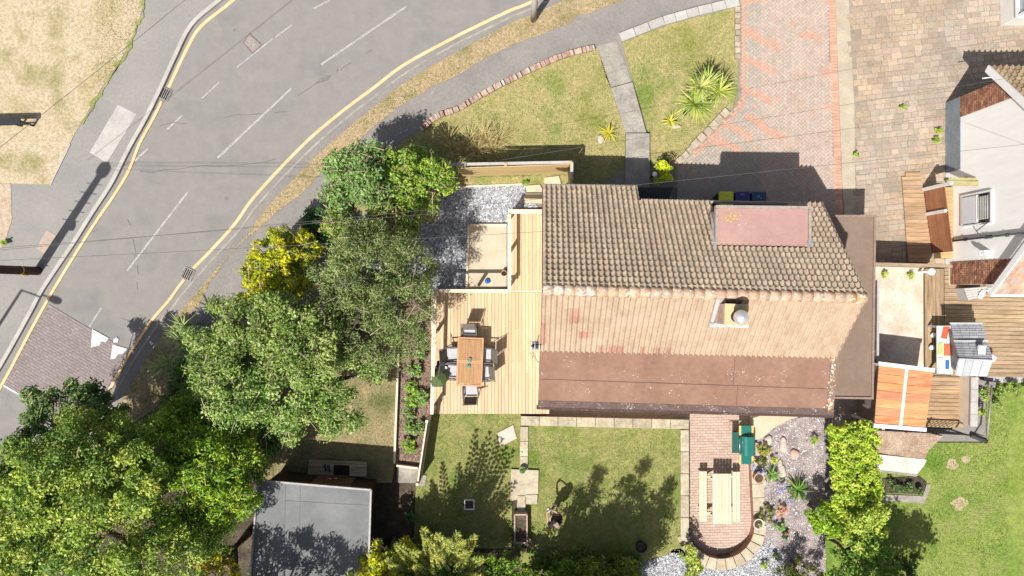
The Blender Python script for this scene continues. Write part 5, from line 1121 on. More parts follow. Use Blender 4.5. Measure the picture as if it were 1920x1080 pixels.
for ya, yb, xo in ((y1 + .02, y1 + .36, -.02), (y0 - .34, y0 - .02, -.02)):
    mb = MB(); mb.prism([(x0 + .04 + xo, ya), (x1 - .09 + xo, ya), (x1 - .09 + xo, yb), (x0 + .04 + xo, yb)], .84, .87); s_ = mb.build('side_shelf', gm, bb)
    mb = MB(); mb.prism([(x0 - .04 + xo, ya), (x0 + .035 + xo, ya), (x0 + .035 + xo, yb), (x0 - .04 + xo, yb)], .835, .875); mb.prism([(x1 - .085 + xo, ya), (x1 - .01 + xo, ya), (x1 - .01 + xo, yb), (x1 - .085 + xo, yb)], .835, .875); mb.build('shelf_edge', wo, s_)
mb = MB(); mb.prism([(x0, y0 + .05), (x1 - .04, y0 + .05), (x1 - .04, y1 - .05), (x0, y1 - .05)], .22, .26); mb.build('lower_shelf', wo, bb)
for x in (x0 + .03, x1 - .06):
    for y in (y0 + .05, y1 - .05): MB().box((x, y, .34), (.045, .045, .46)).build('leg', gd, bb)
for y in (y0 + .05, y1 - .05): MB().tube([(x0 - .01, y, .18), (x0 + .03, y, .18)], [.08, .08], 14).build('wheel', black, bb)
mb = MB(); mb.tube([(x0 - .2, y1 + .1, .7), (x0 - .3, y1 + .2, .45), (x0 - .22, y1 + .33, .3), (x0 - .12, y1 + .2, .5)], .014, 6); mb.build('gas_hose', mat('hose_tan', (.38, .30, .24)), bb)
# pots
def pot(name, lb, px, py, zb, r, h, m, soilm=None, cat='plant pot'):
    t = thing(name, lb, cat, W(px, py, zb)); c = W(px, py, zb + h); c.z = zb
    MB().lathe(c, [(.001, .0), (r * .7, 0), (r * .95, h), (r * 1.04, h), (r * 1.04, h - .04), (r * .98, h - .04)] + [], 22).build('pot', m, t)
    MB().lathe(c, [(r * 1.02, h + .004), (r * .86, h + .004), (r * .80, h - .06), (.001, h - .07 if soilm else .05)], 22).build('rim', m if not soilm else m, t)
    if soilm: MB().lathe(c, [(r * .84, h - .05), (.001, h - .045)], 16).build('soil', soilm, t)
    return t, c
ter = mat('terracotta_pot', (.46, .27, .18), (.54, .34, .24), 4, .8, .2, fine=.1)
pot('terracotta_pot', 'round terracotta pot on the stone wall just south of the barbecue', 1424, 897, T + .05, .19, .35, ter, soil)
_, pc1 = pot('cream_pot', 'cream rimmed pot with a small green plant beside the picnic table wall', 1423, 983, T + .05, .19, .28, mat('cream_pot', (.50, .47, .40), (.58, .54, .46), 4, .7), soil)
_, pc2 = pot('planted_pot', 'small round pot with a leafy plant standing on the left coping', 980, 882, T + .07, .13, .18, conc, soil)
pot('black_bucket', 'black bucket in the shade on the back lawn', 1203, 1026, T, .2, .28, black, soil, 'bucket')
pot('round_planter', 'round brown planter at the foot of the long trough', 987, 1020, T, .22, .3, mat('brown_planter', (.16, .12, .10), (.22, .17, .14), 4, .8), soil)
# long trough
tr = thing('trough_planter', 'long pinkish trough planter spilling green leaves beside the left lawn', 'planter', W(976, 990, T)); a, b = W(965, 965, T + .4), W(988, 1018, T + .4); mb = MB()
for p, q in (((a.x, a.y), (b.x, a.y)), ((b.x, a.y), (b.x, b.y)), ((b.x, b.y), (a.x, b.y)), ((a.x, b.y), (a.x, a.y))): mb.beam((*p, T + .22), (*q, T + .22), .05, .4)
mb.build('sides', mat('pink_trough', (.36, .25, .21), (.44, .32, .27), 4, .8), tr); MB().prism([(a.x + .03, a.y - .03), (b.x - .03, a.y - .03), (b.x - .03, b.y + .03), (a.x + .03, b.y + .03)], T, T + .33).build('soil', soil, tr)
# stepping slabs by the left coping
e = thing('stone_steps', 'pale stone landing slabs between the left lawn and the back lawn', 'steps', W(985, 910, T)); random.seed(6)
for q, z in (([(958, 880), (1010, 882), (1009, 926), (957, 940)], T + .10), ([(970, 930), (985, 930), (985, 963), (969, 963)], T + .13), ([(986, 928), (1008, 928), (1007, 945), (986, 945)], T + .13)): MB().prism([tuple(W(*p, z)[:2]) for p in q], T, z, tuple([random.uniform(.95, 1.1)] * 3)).build('slab', coping, e)
tag(flat('flagstone', [(933, 812), (962, 797), (969, 822), (937, 838)], T + .06, mat('flag', (.42, .36, .30), (.54, .47, .39), 3, .9, .3), .07, kind=None), 'single buff flagstone lying askew on the left lawn', 'flagstone')
sqm = thing('marker_frame', 'square white edged ground panel lying on the shaded left lawn', 'frame', W(880, 946, T)); c = W(880, 946, T + .06); mb = MB()
for s in (-1, 1): mb.box(c + Vector((s * .17, 0, 0)), (.04, .38, .05)); mb.box(c + Vector((0, s * .17, 0)), (.30, .04, .05))
mb.build('frame', wpaint, sqm); MB().box(c - Vector((0, 0, .02)), (.32, .32, .03)).build('panel', mat('dark_panel', (.03, .03, .05), (.14, .06, .03), 14, .6), sqm)
for x, y, lb in ((978, 849, 'tiny white solar light on the left coping'), (978, 1018, None), (1052, 780, None)):
    if lb: tag(MB().lathe(W(x, y, T + .07), [(.035, 0), (.04, .04), (.001, .06)], 10).build('solar_light', wpaint), lb, 'garden light')
# bins
def bin_(px, lb, col):
    p = W(px, 378, G); p.y = W(px, 359, G + 1.05).y - .30
    t = thing('wheelie_bin', lb, 'bin', p, 'wheelie bins lined up under the north eaves'); m = mat('bin_' + lb.split()[0], col, rough=.5)
    bm_ = mat('bin_body', (.02, .022, .03), rough=.5); mb = MB(); vs = []
    for z, s in ((.08, .8), (.98, 1)): vs += [p + Vector((a * .25 * s, b * .28 * s, z)) for a, b in ((-1, -1), (1, -1), (1, 1), (-1, 1))]
    mb.add(vs, [[3, 2, 1, 0], [4, 5, 6, 7]] + [[i, (i + 1) % 4, (i + 1) % 4 + 4, i + 4] for i in range(4)]); mb.build('body', bm_, t)
    MB().box(p + Vector((0, 0, 1.02)), (.53, .60, .07)).build('lid', m, t, bevel=.04); mb = MB(); mb.tube([p + Vector((-.2, -.33, .98)), p + Vector((.2, -.33, .98))], .018, 8); mb.build('handle', bm_, t)
    for s in (-1, 1): MB().tube([p + Vector((s * .24, -.26, .1)), p + Vector((s * .28, -.26, .1))], [.1, .1], 14).build('wheel', black, t)
    return t, p
for px, lb, col in ((1345.5, 'yellow lidded wheelie bin, first in the row under the eaves', (.62, .62, .05)), (1375, 'purple lidded wheelie bin, between the yellow and blue lidded ones', (.06, .05, .16)), (1405, 'navy lidded wheelie bin with white lettering at the right of the row', (.035, .08, .14))):
    t, p = bin_(px, lb, col); pmk = mat('bin_print', (.30, .33, .36), rough=.7)
    if px == 1375: MB().box(p + Vector((0, .2, 1.058)), (.16, .02, .004)).build('label', pmk, t)
    if px == 1405:
        mb = MB(); random.seed(9)
        for i in range(6): mb.tube([p + Vector((random.uniform(-.12, .12), random.uniform(.02, .2), 1.06)) for _ in range(2)], .008, 4)
        for i in range(6): mb.box(p + Vector((-.1 + i * .04, -.06, 1.058)), (.015, .05, .004))
        mb.build('lettering', pmk, t)
# rocks in the rockery
for i, (x, y, r, lb) in enumerate(((1470, 833, 11, 'pale pointed rock in the upper rockery gravel'), (1491, 852, 10, 'pinkish triangular rock in the plum gravel'), (1465, 883, 11, 'rounded white rock beside the agapanthus'), (1440, 826, 9, 'brown rock near the top corner of the rockery'), (1462, 870, 7, 'grey rock around the small succulent'), (1434, 905, 5, 'small tan stone beside the terracotta pot'), (1268, 236, 8, 'long pale stone lying beside the yucca clump'), (1127, 262, 8, 'mottled stone beside the small golden tuft on the lawn'))):
    zb = T if y > 600 else G + .05; lump('rock', lb, 'rock', W(x, y, zb + .04), r * .0185, rocks if i != 1 else mat('pink_rock', (.42, .26, .20), (.55, .4, .33), 5, .9), i + 3, flatk=.55, stretch=(.8, 1.2) if i != 6 else (1.5, .6))
# ================= the person =================
random.seed(21)
pr = thing('person', 'person in black top and pale shorts on the back lawn, both hands raised', 'person', W(1038, 956, T)); PB = Vector(ORG[pr])
FA = R(32)     # facing: up and slightly left in the picture
def L2(v): x, y, z = v; return PB + Vector((x * math.cos(FA) - y * math.sin(FA), x * math.sin(FA) + y * math.cos(FA), z))
def skin(name, nodes, edges, m, sub=2, root=0, parent=pr):
    me = bpy.data.meshes.new(name); me.from_pydata([tuple(L2(n[:3]) - PB) for n in nodes], edges, []); o = new_obj(name, me, parent)
    sk = o.modifiers.new('s', 'SKIN'); sk.use_smooth_shade = True
    for v, n in zip(me.skin_vertices[0].data, nodes): v.radius = (n[3], n[4] if len(n) > 4 else n[3])
    me.skin_vertices[0].data[root].use_root = True
    su = o.modifiers.new('u', 'SUBSURF'); su.levels = sub; su.render_levels = sub
    dg = bpy.context.evaluated_depsgraph_get(); ev = o.evaluated_get(dg); nm = bpy.data.meshes.new_from_object(ev); o.modifiers.clear(); o.data = nm
    for p in nm.polygons: p.use_smooth = True
    ca = nm.color_attributes.new('Col', 'FLOAT_COLOR', 'POINT'); ca.data.foreach_set('color', [1.0] * (4 * len(nm.vertices)))
    nm.materials.clear(); nm.materials.append(m); return o
skn = mat('skin', (.42, .24, .17), (.46, .27, .19), 6, .6, 0, fine=.04); blk = mat('black_shirt', (.018, .016, .018), (.028, .024, .026), 4, .85); sho = mat('pale_shorts', (.42, .36, .33), (.5, .44, .4), 5, .85); hair = mat('fair_hair', (.26, .19, .14), (.36, .28, .21), 14, .8, fine=.3, fscale=60)
N = [(0, 0, .95, .12, .10), (0, 0, 1.12, .11, .085), (0, .0, 1.30, .12, .09), (0, 0, 1.42, .09, .065), (0, .01, 1.50, .05, .05), (0, .03, 1.60, .075, .085), (0, .03, 1.70, .075, .085),
     (.17, 0, 1.41, .055), (.26, .08, 1.20, .045), (.15, .33, 1.25, .036), (.10, .42, 1.28, .028, .02),
     (-.17, 0, 1.41, .055), (-.26, .08, 1.20, .045), (-.15, .33, 1.25, .036), (-.10, .42, 1.28, .028, .02),
     (.10, 0, .88, .085), (.12, .02, .50, .055), (.13, 0, .10, .04), (.14, .12, .04, .035, .025), (-.10, 0, .88, .085), (-.12, .02, .50, .055), (-.13, 0, .10, .04), (-.14, .12, .04, .035, .025)]
E = [(0, 1), (1, 2), (2, 3), (3, 4), (4, 5), (5, 6), (3, 7), (7, 8), (8, 9), (9, 10), (3, 11), (11, 12), (12, 13), (13, 14), (0, 15), (15, 16), (16, 17), (17, 18), (0, 19), (19, 20), (20, 21), (21, 22)]
for s in (1, -1):     # five fingers each hand, curled round the remote
    b = 10 if s == 1 else 14
    for k in range(4):
        i = len(N); z = 1.30 - k * .022; N += [(s * .085, .455, z, .011), (s * .05, .478 - .004 * k, z, .009), (s * .028, .462, z, .008)]; E += [(b, i), (i, i + 1), (i + 1, i + 2)]
    i = len(N); N += [(s * .08, .41, 1.325, .012), (s * .055, .425, 1.335, .010)]; E += [(b, i), (i, i + 1)]
skin('body', N, E, skn)
skin('shirt', [(0, 0, .98, .19, .16), (0, 0, 1.12, .185, .15), (0, 0, 1.30, .21, .16), (0, 0, 1.43, .17, .125), (.18, 0, 1.42, .095), (.25, .07, 1.22, .075), (-.18, 0, 1.42, .095), (-.25, .07, 1.22, .075)], [(0, 1), (1, 2), (2, 3), (3, 4), (4, 5), (3, 6), (6, 7)], blk)
skin('shorts', [(0, 0, .96, .16, .135), (.10, 0, .86, .11), (.12, .01, .60, .095), (-.10, 0, .86, .11), (-.12, .01, .60, .095)], [(0, 1), (1, 2), (0, 3), (3, 4)], sho)
for s in (1, -1): skin('shoe', [(s * .13, -.03, .05, .05, .04), (s * .14, .10, .045, .05, .035), (s * .145, .18, .04, .04, .03)], [(0, 1), (1, 2)], wpaint, 1)
skin('hair', [(0, .0, 1.69, .085, .085), (0, .01, 1.745, .07, .075), (0, -.045, 1.62, .07, .05)], [(0, 1), (0, 2)], hair)
mb = MB()
mb.lathe(L2((0, .115, 1.64)), [(.001, -.02), (.014, -.01), (.010, .02), (.001, .03)], 8); mb.build('nose', skn, pr)
mb = MB()
for s in (-1, 1): mb.lathe(L2((s * .033, .103, 1.67)), [(.001, -.008), (.009, 0), (.001, .008)], 8)
mb.build('eyes', black, pr); mb = MB()
for s in (-1, 1): mb.lathe(L2((s * .082, .02, 1.635)), [(.001, -.03), (.014, -.01), (.016, .015), (.001, .03)], 8)
mb.build('ears', skn, pr)
mb = MB(); mb.beam(L2((-.022, .113, 1.60)), L2((.022, .113, 1.60)), .008, .008); mb.build('mouth', mat('lips', (.28, .10, .09)), pr)
rc = thing('remote_control', 'grey remote controller held up in both hands by the person', 'controller', L2((0, .45, 1.26))); mb = MB(); mb.box(L2((0, .45, 1.28)), (.17, .05, .10), FA); mb.build('body', mat('remote_grey', (.3, .3, .32), rough=.5), rc, bevel=.01)
mb = MB(); mb.box(L2((0, .475, 1.38)), (.15, .012, .085), FA); mb.build('phone', mat('phone_pale', (.5, .5, .55), rough=.3), rc)
for s in (-1, 1): MB().beam(L2((s * .06, .47, 1.33)), L2((s * .07, .47, 1.42)), .01, .006).build('antenna', black, rc)
# ================= trees and plants =================
Y1, Y2, Y3 = (.235, .27, .03), (.17, .225, .025), (.32, .33, .05)
G1, G2, G3 = (.06, .115, .025), (.09, .155, .035), (.035, .075, .018)
O1, O2, O3 = (.12, .15, .06), (.16, .195, .085), (.075, .105, .035)
GR1, GR2 = (.12, .185, .07), (.15, .23, .09)
RNG = np.random.default_rng(3); random.seed(31)
plant('broadleaf_shrub', 'tall blue green shrub at the north tip of the tree row by the pavement', 'shrub', [(650, 318, 3.2, 46, 1.0), (692, 300, 3.0, 42, .9), (640, 372, 2.8, 40, .9), (690, 350, 3.4, 46, .9)], [GR1, GR2, (.08, .14, .045), (.11, .18, .055)], .06, 22, .30, 75, gz=.12)
plant('laurel_bush', 'bright green bush pressed against the west end of the board fence', 'shrub', [(760, 325, 2.6, 56, .9), (812, 345, 2.4, 54, .8), (760, 390, 2.6, 44, .8), (720, 330, 2.8, 40, .8), (790, 300, 1.9, 28, .5)], [(.12, .19, .03), (.15, .23, .035), (.08, .14, .025), (.19, .25, .04)], .06, 22, .28, 75, gz=.12)
plant('mixed_shrub', 'yellow green shrub with reddish twigs between the blue green shrub and the grey green tree', 'shrub', [(640, 420, 3.0, 36, .8), (720, 425, 3.2, 48, .8), (765, 425, 2.6, 34, .7), (665, 460, 3.0, 44, .8)], [(.17, .21, .045), (.12, .18, .04), (.10, .14, .04), (.20, .12, .05), (.13, .19, .05)], .055, 22, .28, 70, gz=.12)
plant('dark_shrub', 'dark green shrub shaded between the golden conifer and the taller shrubs', 'shrub', [(600, 415, 1.2, 36, .7), (585, 440, 1.1, 26, .5), (625, 445, 1.3, 28, .6)], [(.03, .075, .025), (.04, .09, .03), (.025, .06, .02)], .06, 22, .26, 70, gz=.12, trunk=.05)
plant('golden_conifer', 'golden yellow conifer at the pavement edge of the tree row', 'conifer', [(525, 475, 2.4, 54, 1.3), (498, 512, 2.2, 48, 1.1), (548, 520, 2.3, 46, 1.0), (572, 468, 2.2, 36, .9), (485, 545, 1.8, 30, .8), (460, 575, 1.5, 26, .6)], [(.33, .32, .012), (.40, .365, .015), (.24, .26, .012), (.14, .18, .015)], .075, 26, .20, 70, aspect=.34, up=.25, drn=.55, gz=.12)
plant('willow_tree', 'grey green fine leaved tree spreading between the slate garden and the deck', 'tree', [(700, 500, 4.4, 95, 1.4), (640, 540, 4.2, 70, 1.2), (750, 570, 4.0, 75, 1.2), (770, 490, 3.6, 55, .9), (680, 610, 4.0, 70, 1.1), (770, 630, 3.3, 45, .8), (720, 660, 3.6, 46, .8), (800, 520, 3.2, 32, .6)], [O1, O2, O3, (.15, .185, .085), (.11, .14, .06)], .05, 13, .32, 120, aspect=.28, up=.35, trunk=.16, gz=.5)
plant('ash_tree', 'large olive green tree in the middle of the row, west of the deck', 'tree', [(560, 640, 5.0, 90, 1.3), (470, 610, 4.4, 66, 1.0), (430, 650, 4.0, 62, 1.0), (520, 590, 4.6, 60, 1.0), (420, 570, 2.6, 26, .6), (610, 600, 4.4, 50, 1.0)], [(.115, .16, .045), (.155, .205, .06), (.065, .11, .025), (.20, .235, .09)], .05, 13, .33, 125, trunk=.18, gz=.5)
plant('field_maple', 'pale flecked green tree overhanging the side lawn north of the shed', 'tree', [(540, 740, 4.4, 80, 1.2), (450, 740, 4.4, 76, 1.2), (400, 700, 3.8, 60, 1.0), (600, 700, 4.2, 55, 1.0), (620, 780, 3.4, 42, .6), (540, 800, 3.6, 42, .8), (640, 740, 3.4, 30, .5), (650, 665, 3.6, 36, .6), (695, 700, 3.1, 26, .4), (662, 788, 3.1, 22, .35), (600, 735, 3.6, 34, .5), (380, 640, 3.2, 40, .8)], [(.11, .17, .045), (.155, .22, .065), (.06, .115, .025), (.22, .265, .11)], .05, 13, .33, 120, trunk=.16, gz=.5)
plant('lilac_shrub', 'dark leaved shrub below the olive tree beside the verge', 'shrub', [(380, 740, 2.2, 44, .9), (350, 700, 1.6, 30, .7), (430, 780, 2.2, 40, .8), (360, 780, 2.6, 40, .8), (330, 760, 1.6, 34, .6), (400, 790, 2.6, 40, .8), (470, 810, 2.4, 40, .7), (505, 830, 1.8, 30, .5), (340, 720, 1.3, 26, .4)], [G1, G3, G2], .06, 20, .3, 65, gz=.12)
plant('sycamore_tree', 'large yellow green spreading tree filling the bottom left corner', 'tree', [(130, 900, 6.2, 120, 1.6), (60, 980, 6.0, 110, 1.4), (220, 900, 6.2, 100, 1.4), (210, 1010, 6.2, 110, 1.4), (100, 1080, 5.8, 120, 1.3), (60, 860, 5.4, 70, 1.0), (-20, 930, 5.6, 90, 1.2), (250, 820, 5.2, 60, 1.0), (150, 820, 5.2, 62, 1.0), (300, 1060, 5.6, 90, 1.1), (-30, 1080, 5.4, 100, 1.2)], [(.145, .20, .035), (.20, .245, .045), (.10, .16, .03), (.07, .13, .03), (.25, .27, .06)], .048, 12, .36, 160, trunk=.28, gz=.4, base=(-15.2, -8.2))
plant('hawthorn_tree', 'dark green spiky branched tree reaching over the speed table', 'tree', [(150, 770, 4.2, 46, .8), (200, 770, 4.4, 40, .7), (90, 790, 4.2, 42, .8), (60, 800, 4.0, 26, .6), (170, 728, 3.8, 18, .35), (136, 722, 3.8, 13, .3), (58, 742, 3.8, 14, .3), (70, 770, 3.8, 20, .3), (100, 745, 3.8, 18, .3), (40, 825, 3.8, 24, .4), (200, 745, 3.6, 18, .3)], [(.06, .115, .035), (.09, .15, .04), (.13, .19, .05), (.045, .09, .03)], .065, 16, .27, 65, trunk=.10, gz=.12, base=tuple(W(120, 850, .1)[:2]))
plant('laurel_tree', 'glossy bright yellow green laurel tree west of the shed', 'tree', [(390, 870, 4.6, 80, 1.2), (340, 920, 4.8, 80, 1.2), (420, 930, 4.4, 66, 1.1), (310, 830, 4.4, 60, 1.0), (400, 810, 4.0, 50, .9), (340, 780, 3.6, 40, .7), (380, 990, 4.2, 66, 1.0), (452, 860, 4.0, 42, .9), (455, 800, 3.4, 36, .7), (455, 930, 3.8, 40, .8), (380, 750, 3.2, 40, .7), (480, 880, 3.2, 26, .6)], [(.18, .25, .022), (.13, .21, .02), (.25, .30, .035), (.075, .15, .018)], .065, 18, .32, 120, aspect=.34, up=.35, drn=.35, trunk=.2, gz=.4)
plant('orange_shrub', 'small orange and yellow shrub at the bottom edge west of the shed', 'shrub', [(400, 1060, 3.4, 30, .7), (425, 1040, 3.2, 24, .6), (440, 1070, 3.0, 20, .5)], [(.40, .34, .015), (.30, .30, .02), (.30, .17, .03), (.14, .2, .03)], .07, 20, .22, 60, aspect=.35, gz=.4)
plant('laurel_hedge', 'dark glossy laurel hedge off the south side of the shed, shading its roof', 'hedge', [(390, 1190, 5.0, 56, 1.0), (455, 1186, 5.0, 52, 1.0), (525, 1190, 4.9, 50, 1.0), (590, 1190, 4.6, 44, .9), (340, 1165, 5.0, 46, .9), (500, 1180, 3.0, 66, 1.0), (500, 1100, 2.0, 44, .8), (600, 1130, 2.4, 46, .8)], [(.09, .14, .035), (.12, .18, .05), (.06, .10, .03)], .10, 13, .32, 45, aspect=.3, up=.2, drn=.5, trunk=.12, gz=.4, base=(-8.4, -11.6))
plant('golden_cypress', 'rounded golden cypress at the bottom edge beside the shed roof', 'conifer', [(720, 1050, 2.3, 48, 1.0), (690, 1070, 2.1, 38, .8), (760, 1060, 2.2, 42, .9), (730, 1085, 2.4, 50, .9), (760, 1020, 1.8, 26, .5)], [(.34, .34, .012), (.25, .28, .012), (.15, .21, .015), (.42, .38, .02)], .06, 22, .2, 70, aspect=.5, up=.3, gz=.4)
plant('dark_conifer', 'dark green conifer mass filling between the golden cypress and the clipped evergreen', 'conifer', [(850, 1066, 2.4, 46, .9), (795, 1078, 2.3, 44, .8), (880, 1090, 2.2, 40, .8)], [(.07, .12, .025), (.10, .16, .035), (.14, .19, .04)], .06, 18, .22, 60, aspect=.35, up=.3, drn=.4, gz=.5)
fc = thing('feathery_conifer', 'pale yellow tipped feathery conifer with long loose sprays at the bottom edge', 'conifer', tuple(W(838, 1075, T)))
cen = []; rad = []; dr = []
for (sx, sy, sz_, ex, ey, ez) in [(825, 1062, 2.4, 795, 992, 4.6), (835, 1060, 2.4, 822, 1003, 4.7), (845, 1062, 2.4, 858, 1000, 4.4), (850, 1065, 2.2, 890, 1006, 4.0), (820, 1062, 2.4, 800, 1012, 4.4), (838, 1060, 2.6, 840, 1012, 4.7), (850, 1070, 2.2, 905, 1048, 3.6), (815, 1068, 2.3, 775, 1035, 4.0), (800, 1075, 2.2, 745, 1022, 3.8), (790, 1080, 2.2, 728, 1050, 3.6), (845, 1075, 2.4, 875, 1035, 4.1), (830, 1078, 2.6, 815, 1040, 4.6), (810, 1085, 2.4, 780, 1062, 4.0), (860, 1085, 2.2, 900, 1080, 3.4), (755, 1085, 2.4, 735, 1060, 3.6), (835, 1068, 2.6, 868, 1015, 4.3), (828, 1065, 2.5, 812, 1022, 4.5)]:
    a_, b_ = W(sx, sy, sz_), W(ex, ey, ez)
    for i in range(16):
        t = i / 15; p = a_.lerp(b_, t); cen.append(tuple(p)); rad.append(.10 * (1 - t) ** .7 + .02); d_ = (b_ - a_).normalized(); dr.append(tuple(d_))
        for s_ in (-1, 1):
            sd_ = Vector((-d_.y, d_.x, .2)).normalized() * s_; L_ = .26 * (1 - t) ** .6 + .03; cen.append(tuple(p + sd_ * L_ + d_ * .08)); rad.append(.045); dr.append(tuple((sd_ + d_).normalized()))
cen, rad, dr = np.array(cen), np.array(rad), np.array(dr)
V, C = leaves(cen, rad, 22, .06, np.array([(.36, .37, .08), (.44, .42, .09), (.27, .33, .08), (.17, .24, .06)]) * 1.35, .2, .3, 1, dr, .75); raw_mesh('crown', V, C, LEAF, fc)
mb = MB(); mb.tube([W(838, 1078, T), W(834, 1066, 2.6), W(832, 1050, 4.0)], [.12, .08, .03], 7); mb.build('trunk', BARK, fc)
plant('box_hedge', 'low dark green clipped evergreen at the bottom edge east of the feathery conifer', 'hedge', [(900, 1066, 1.9, 34, .6), (950, 1070, 1.8, 32, .6), (870, 1085, 1.9, 34, .6), (985, 1085, 1.7, 26, .5), (925, 1095, 2.0, 44, .6)], [(.10, .17, .018), (.14, .21, .02), (.07, .125, .015)], .05, 24, .2, 75, gz=.5, trunk=.06)
plant('young_shrub', 'light green upright shrub at the bottom edge of the back lawn', 'shrub', [(1058, 1068, 1.5, 24, .6), (1040, 1082, 1.4, 24, .5), (1075, 1060, 1.5, 14, .4)], [(.15, .23, .04), (.10, .17, .03)], .05, 26, .17, 55, gz=.5, trunk=.03)
plant('spindly_shrub', 'thin dark shrub straggling over the bottom of the back lawn left of the upright one', 'shrub', [(1015, 1062, 1.1, 20, .4), (1030, 1045, .9, 14, .3), (1005, 1080, 1.2, 22, .4)], [(.09, .12, .03), (.06, .10, .025)], .05, 22, .18, 28, gz=.5, trunk=.03)
plant('variegated_shrub', 'yellow edged shrub at the south west end of the curved stone wall', 'shrub', [(1288, 1035, 1.0, 22, .4), (1300, 1055, 1.0, 18, .4), (1296, 1075, .9, 16, .3)], [(.30, .32, .08), (.13, .18, .04), (.22, .25, .06)], .05, 26, .16, 50, gz=.5, trunk=.03)
for i, (x, y, h, r) in enumerate(((1024, 1238, 6.8, 25), (1131, 1232, 6.9, 26), (1203, 1226, 6.2, 30), (1040, 1215, 4.9, 36), (1120, 1205, 4.8, 42), (1195, 1200, 4.8, 36), (1078, 1240, 5.7, 40), (1168, 1240, 5.6, 40), (668, 1205, 5.6, 28), (722, 1200, 6.0, 30), (776, 1205, 5.8, 30), (826, 1190, 5.2, 26))):
    plant('cypress_tree', f'tall cypress beyond the bottom edge whose shadow darkens the back lawn', 'conifer', [(x + 12, y - 20, h - 1.0, r * .8, .6), (x - 26, y + 4, h - 1.6, r * .8, .6), (x, y, h, r * .5, .9), (x - (x - 960) * .08, y - (y - 540) * .075, h - 1.4, r * 1.3, 1.2), (x - (x - 960) * .14, y - (y - 540) * .13, h - 3.0, r * 1.7, 1.3), (x - (x - 960) * .19, y - (y - 540) * .185, h - 4.6, r * 1.8, 1.2)], [(.08, .13, .02), (.12, .18, .03), (.16, .2, .03)], .09, 13, .30, 45, aspect=.3, up=.2, drn=.5, group='tall cypresses beyond the bottom edge', gz=.4)
# hedge on the right
lob = [(1563 + (y - 812) * .10 + dx, y, 1.75, 17, .28) for y in range(806, 1004, 13) for dx in (0, 18, 36, 54, 68)]
plant('clipped_hedge', 'long bright yellow green clipped hedge between the plum gravel and the neighbouring lawn', 'hedge', lob, [(.27, .33, .04), (.21, .28, .035), (.15, .23, .03), (.33, .36, .06)], .05, 30, .14, 46, base=tuple(W(1595, 900, .5)[:2]), gz=.4, trunk=.08, flatz=1.3)
plant('privet_bush', 'round mid green bush touching the west side of the clipped hedge', 'shrub', [(1540, 965, 1.6, 30, .6), (1556, 985, 1.6, 24, .5), (1535, 985, 1.5, 20, .4)], [(.20, .28, .02), (.14, .22, .02), (.09, .16, .015)], .05, 26, .18, 70, gz=.5, trunk=.05)
plant('birch_sapling', 'loose pale green sapling at the south end of the clipped hedge', 'tree', [(1620, 975, 2.4, 34, .6), (1600, 1005, 2.3, 34, .6), (1650, 960, 2.2, 24, .4)], [(.24, .28, .05), (.17, .23, .045), (.28, .31, .08)], .05, 18, .22, 45, gz=.4, trunk=.05)
plant('elder_shrub', 'mid green leafy shrub at the bottom edge south of the clipped hedge', 'shrub', [(1600, 1045, 2.2, 40, .7), (1640, 1030, 2.0, 34, .6), (1580, 1080, 2.1, 36, .6), (1650, 1075, 2.0, 40, .7)], [(.10, .17, .03), (.14, .21, .035), (.07, .13, .025)], .055, 20, .24, 65, gz=.4, trunk=.06)
plant('yew_shrub', 'very dark shrub in the shade right of the elder at the bottom edge', 'shrub', [(1690, 1070, 1.6, 30, .5), (1705, 1050, 1.2, 20, .4), (1680, 1095, 1.6, 34, .5)], [(.035, .06, .02), (.06, .08, .025)], .05, 20, .22, 55, gz=.15, trunk=.05)
plant('dark_conifer', 'dark olive conifer at the bottom edge of the rockery', 'conifer', [(1500, 1068, 1.3, 34, .6), (1475, 1085, 1.2, 30, .5), (1525, 1080, 1.2, 24, .5)], [(.07, .085, .018), (.10, .11, .02), (.05, .07, .015)], .06, 24, .18, 60, aspect=.25, up=.2, drn=.5, gz=.5, trunk=.05)
plant('lawn_tree', 'tree beyond the bottom right edge shading the neighbouring lawn', 'tree', [(1700, 1255, 5.2, 76, 1.2), (1775, 1240, 4.6, 56, 1.0), (1730, 1200, 4.0, 60, 1.0), (1650, 1220, 4.6, 60, 1.1), (1690, 1170, 3.8, 50, .9)], [G1, G2], .09, 9, .4, 45, trunk=.15, gz=.1, base=(13.6, -11.6))
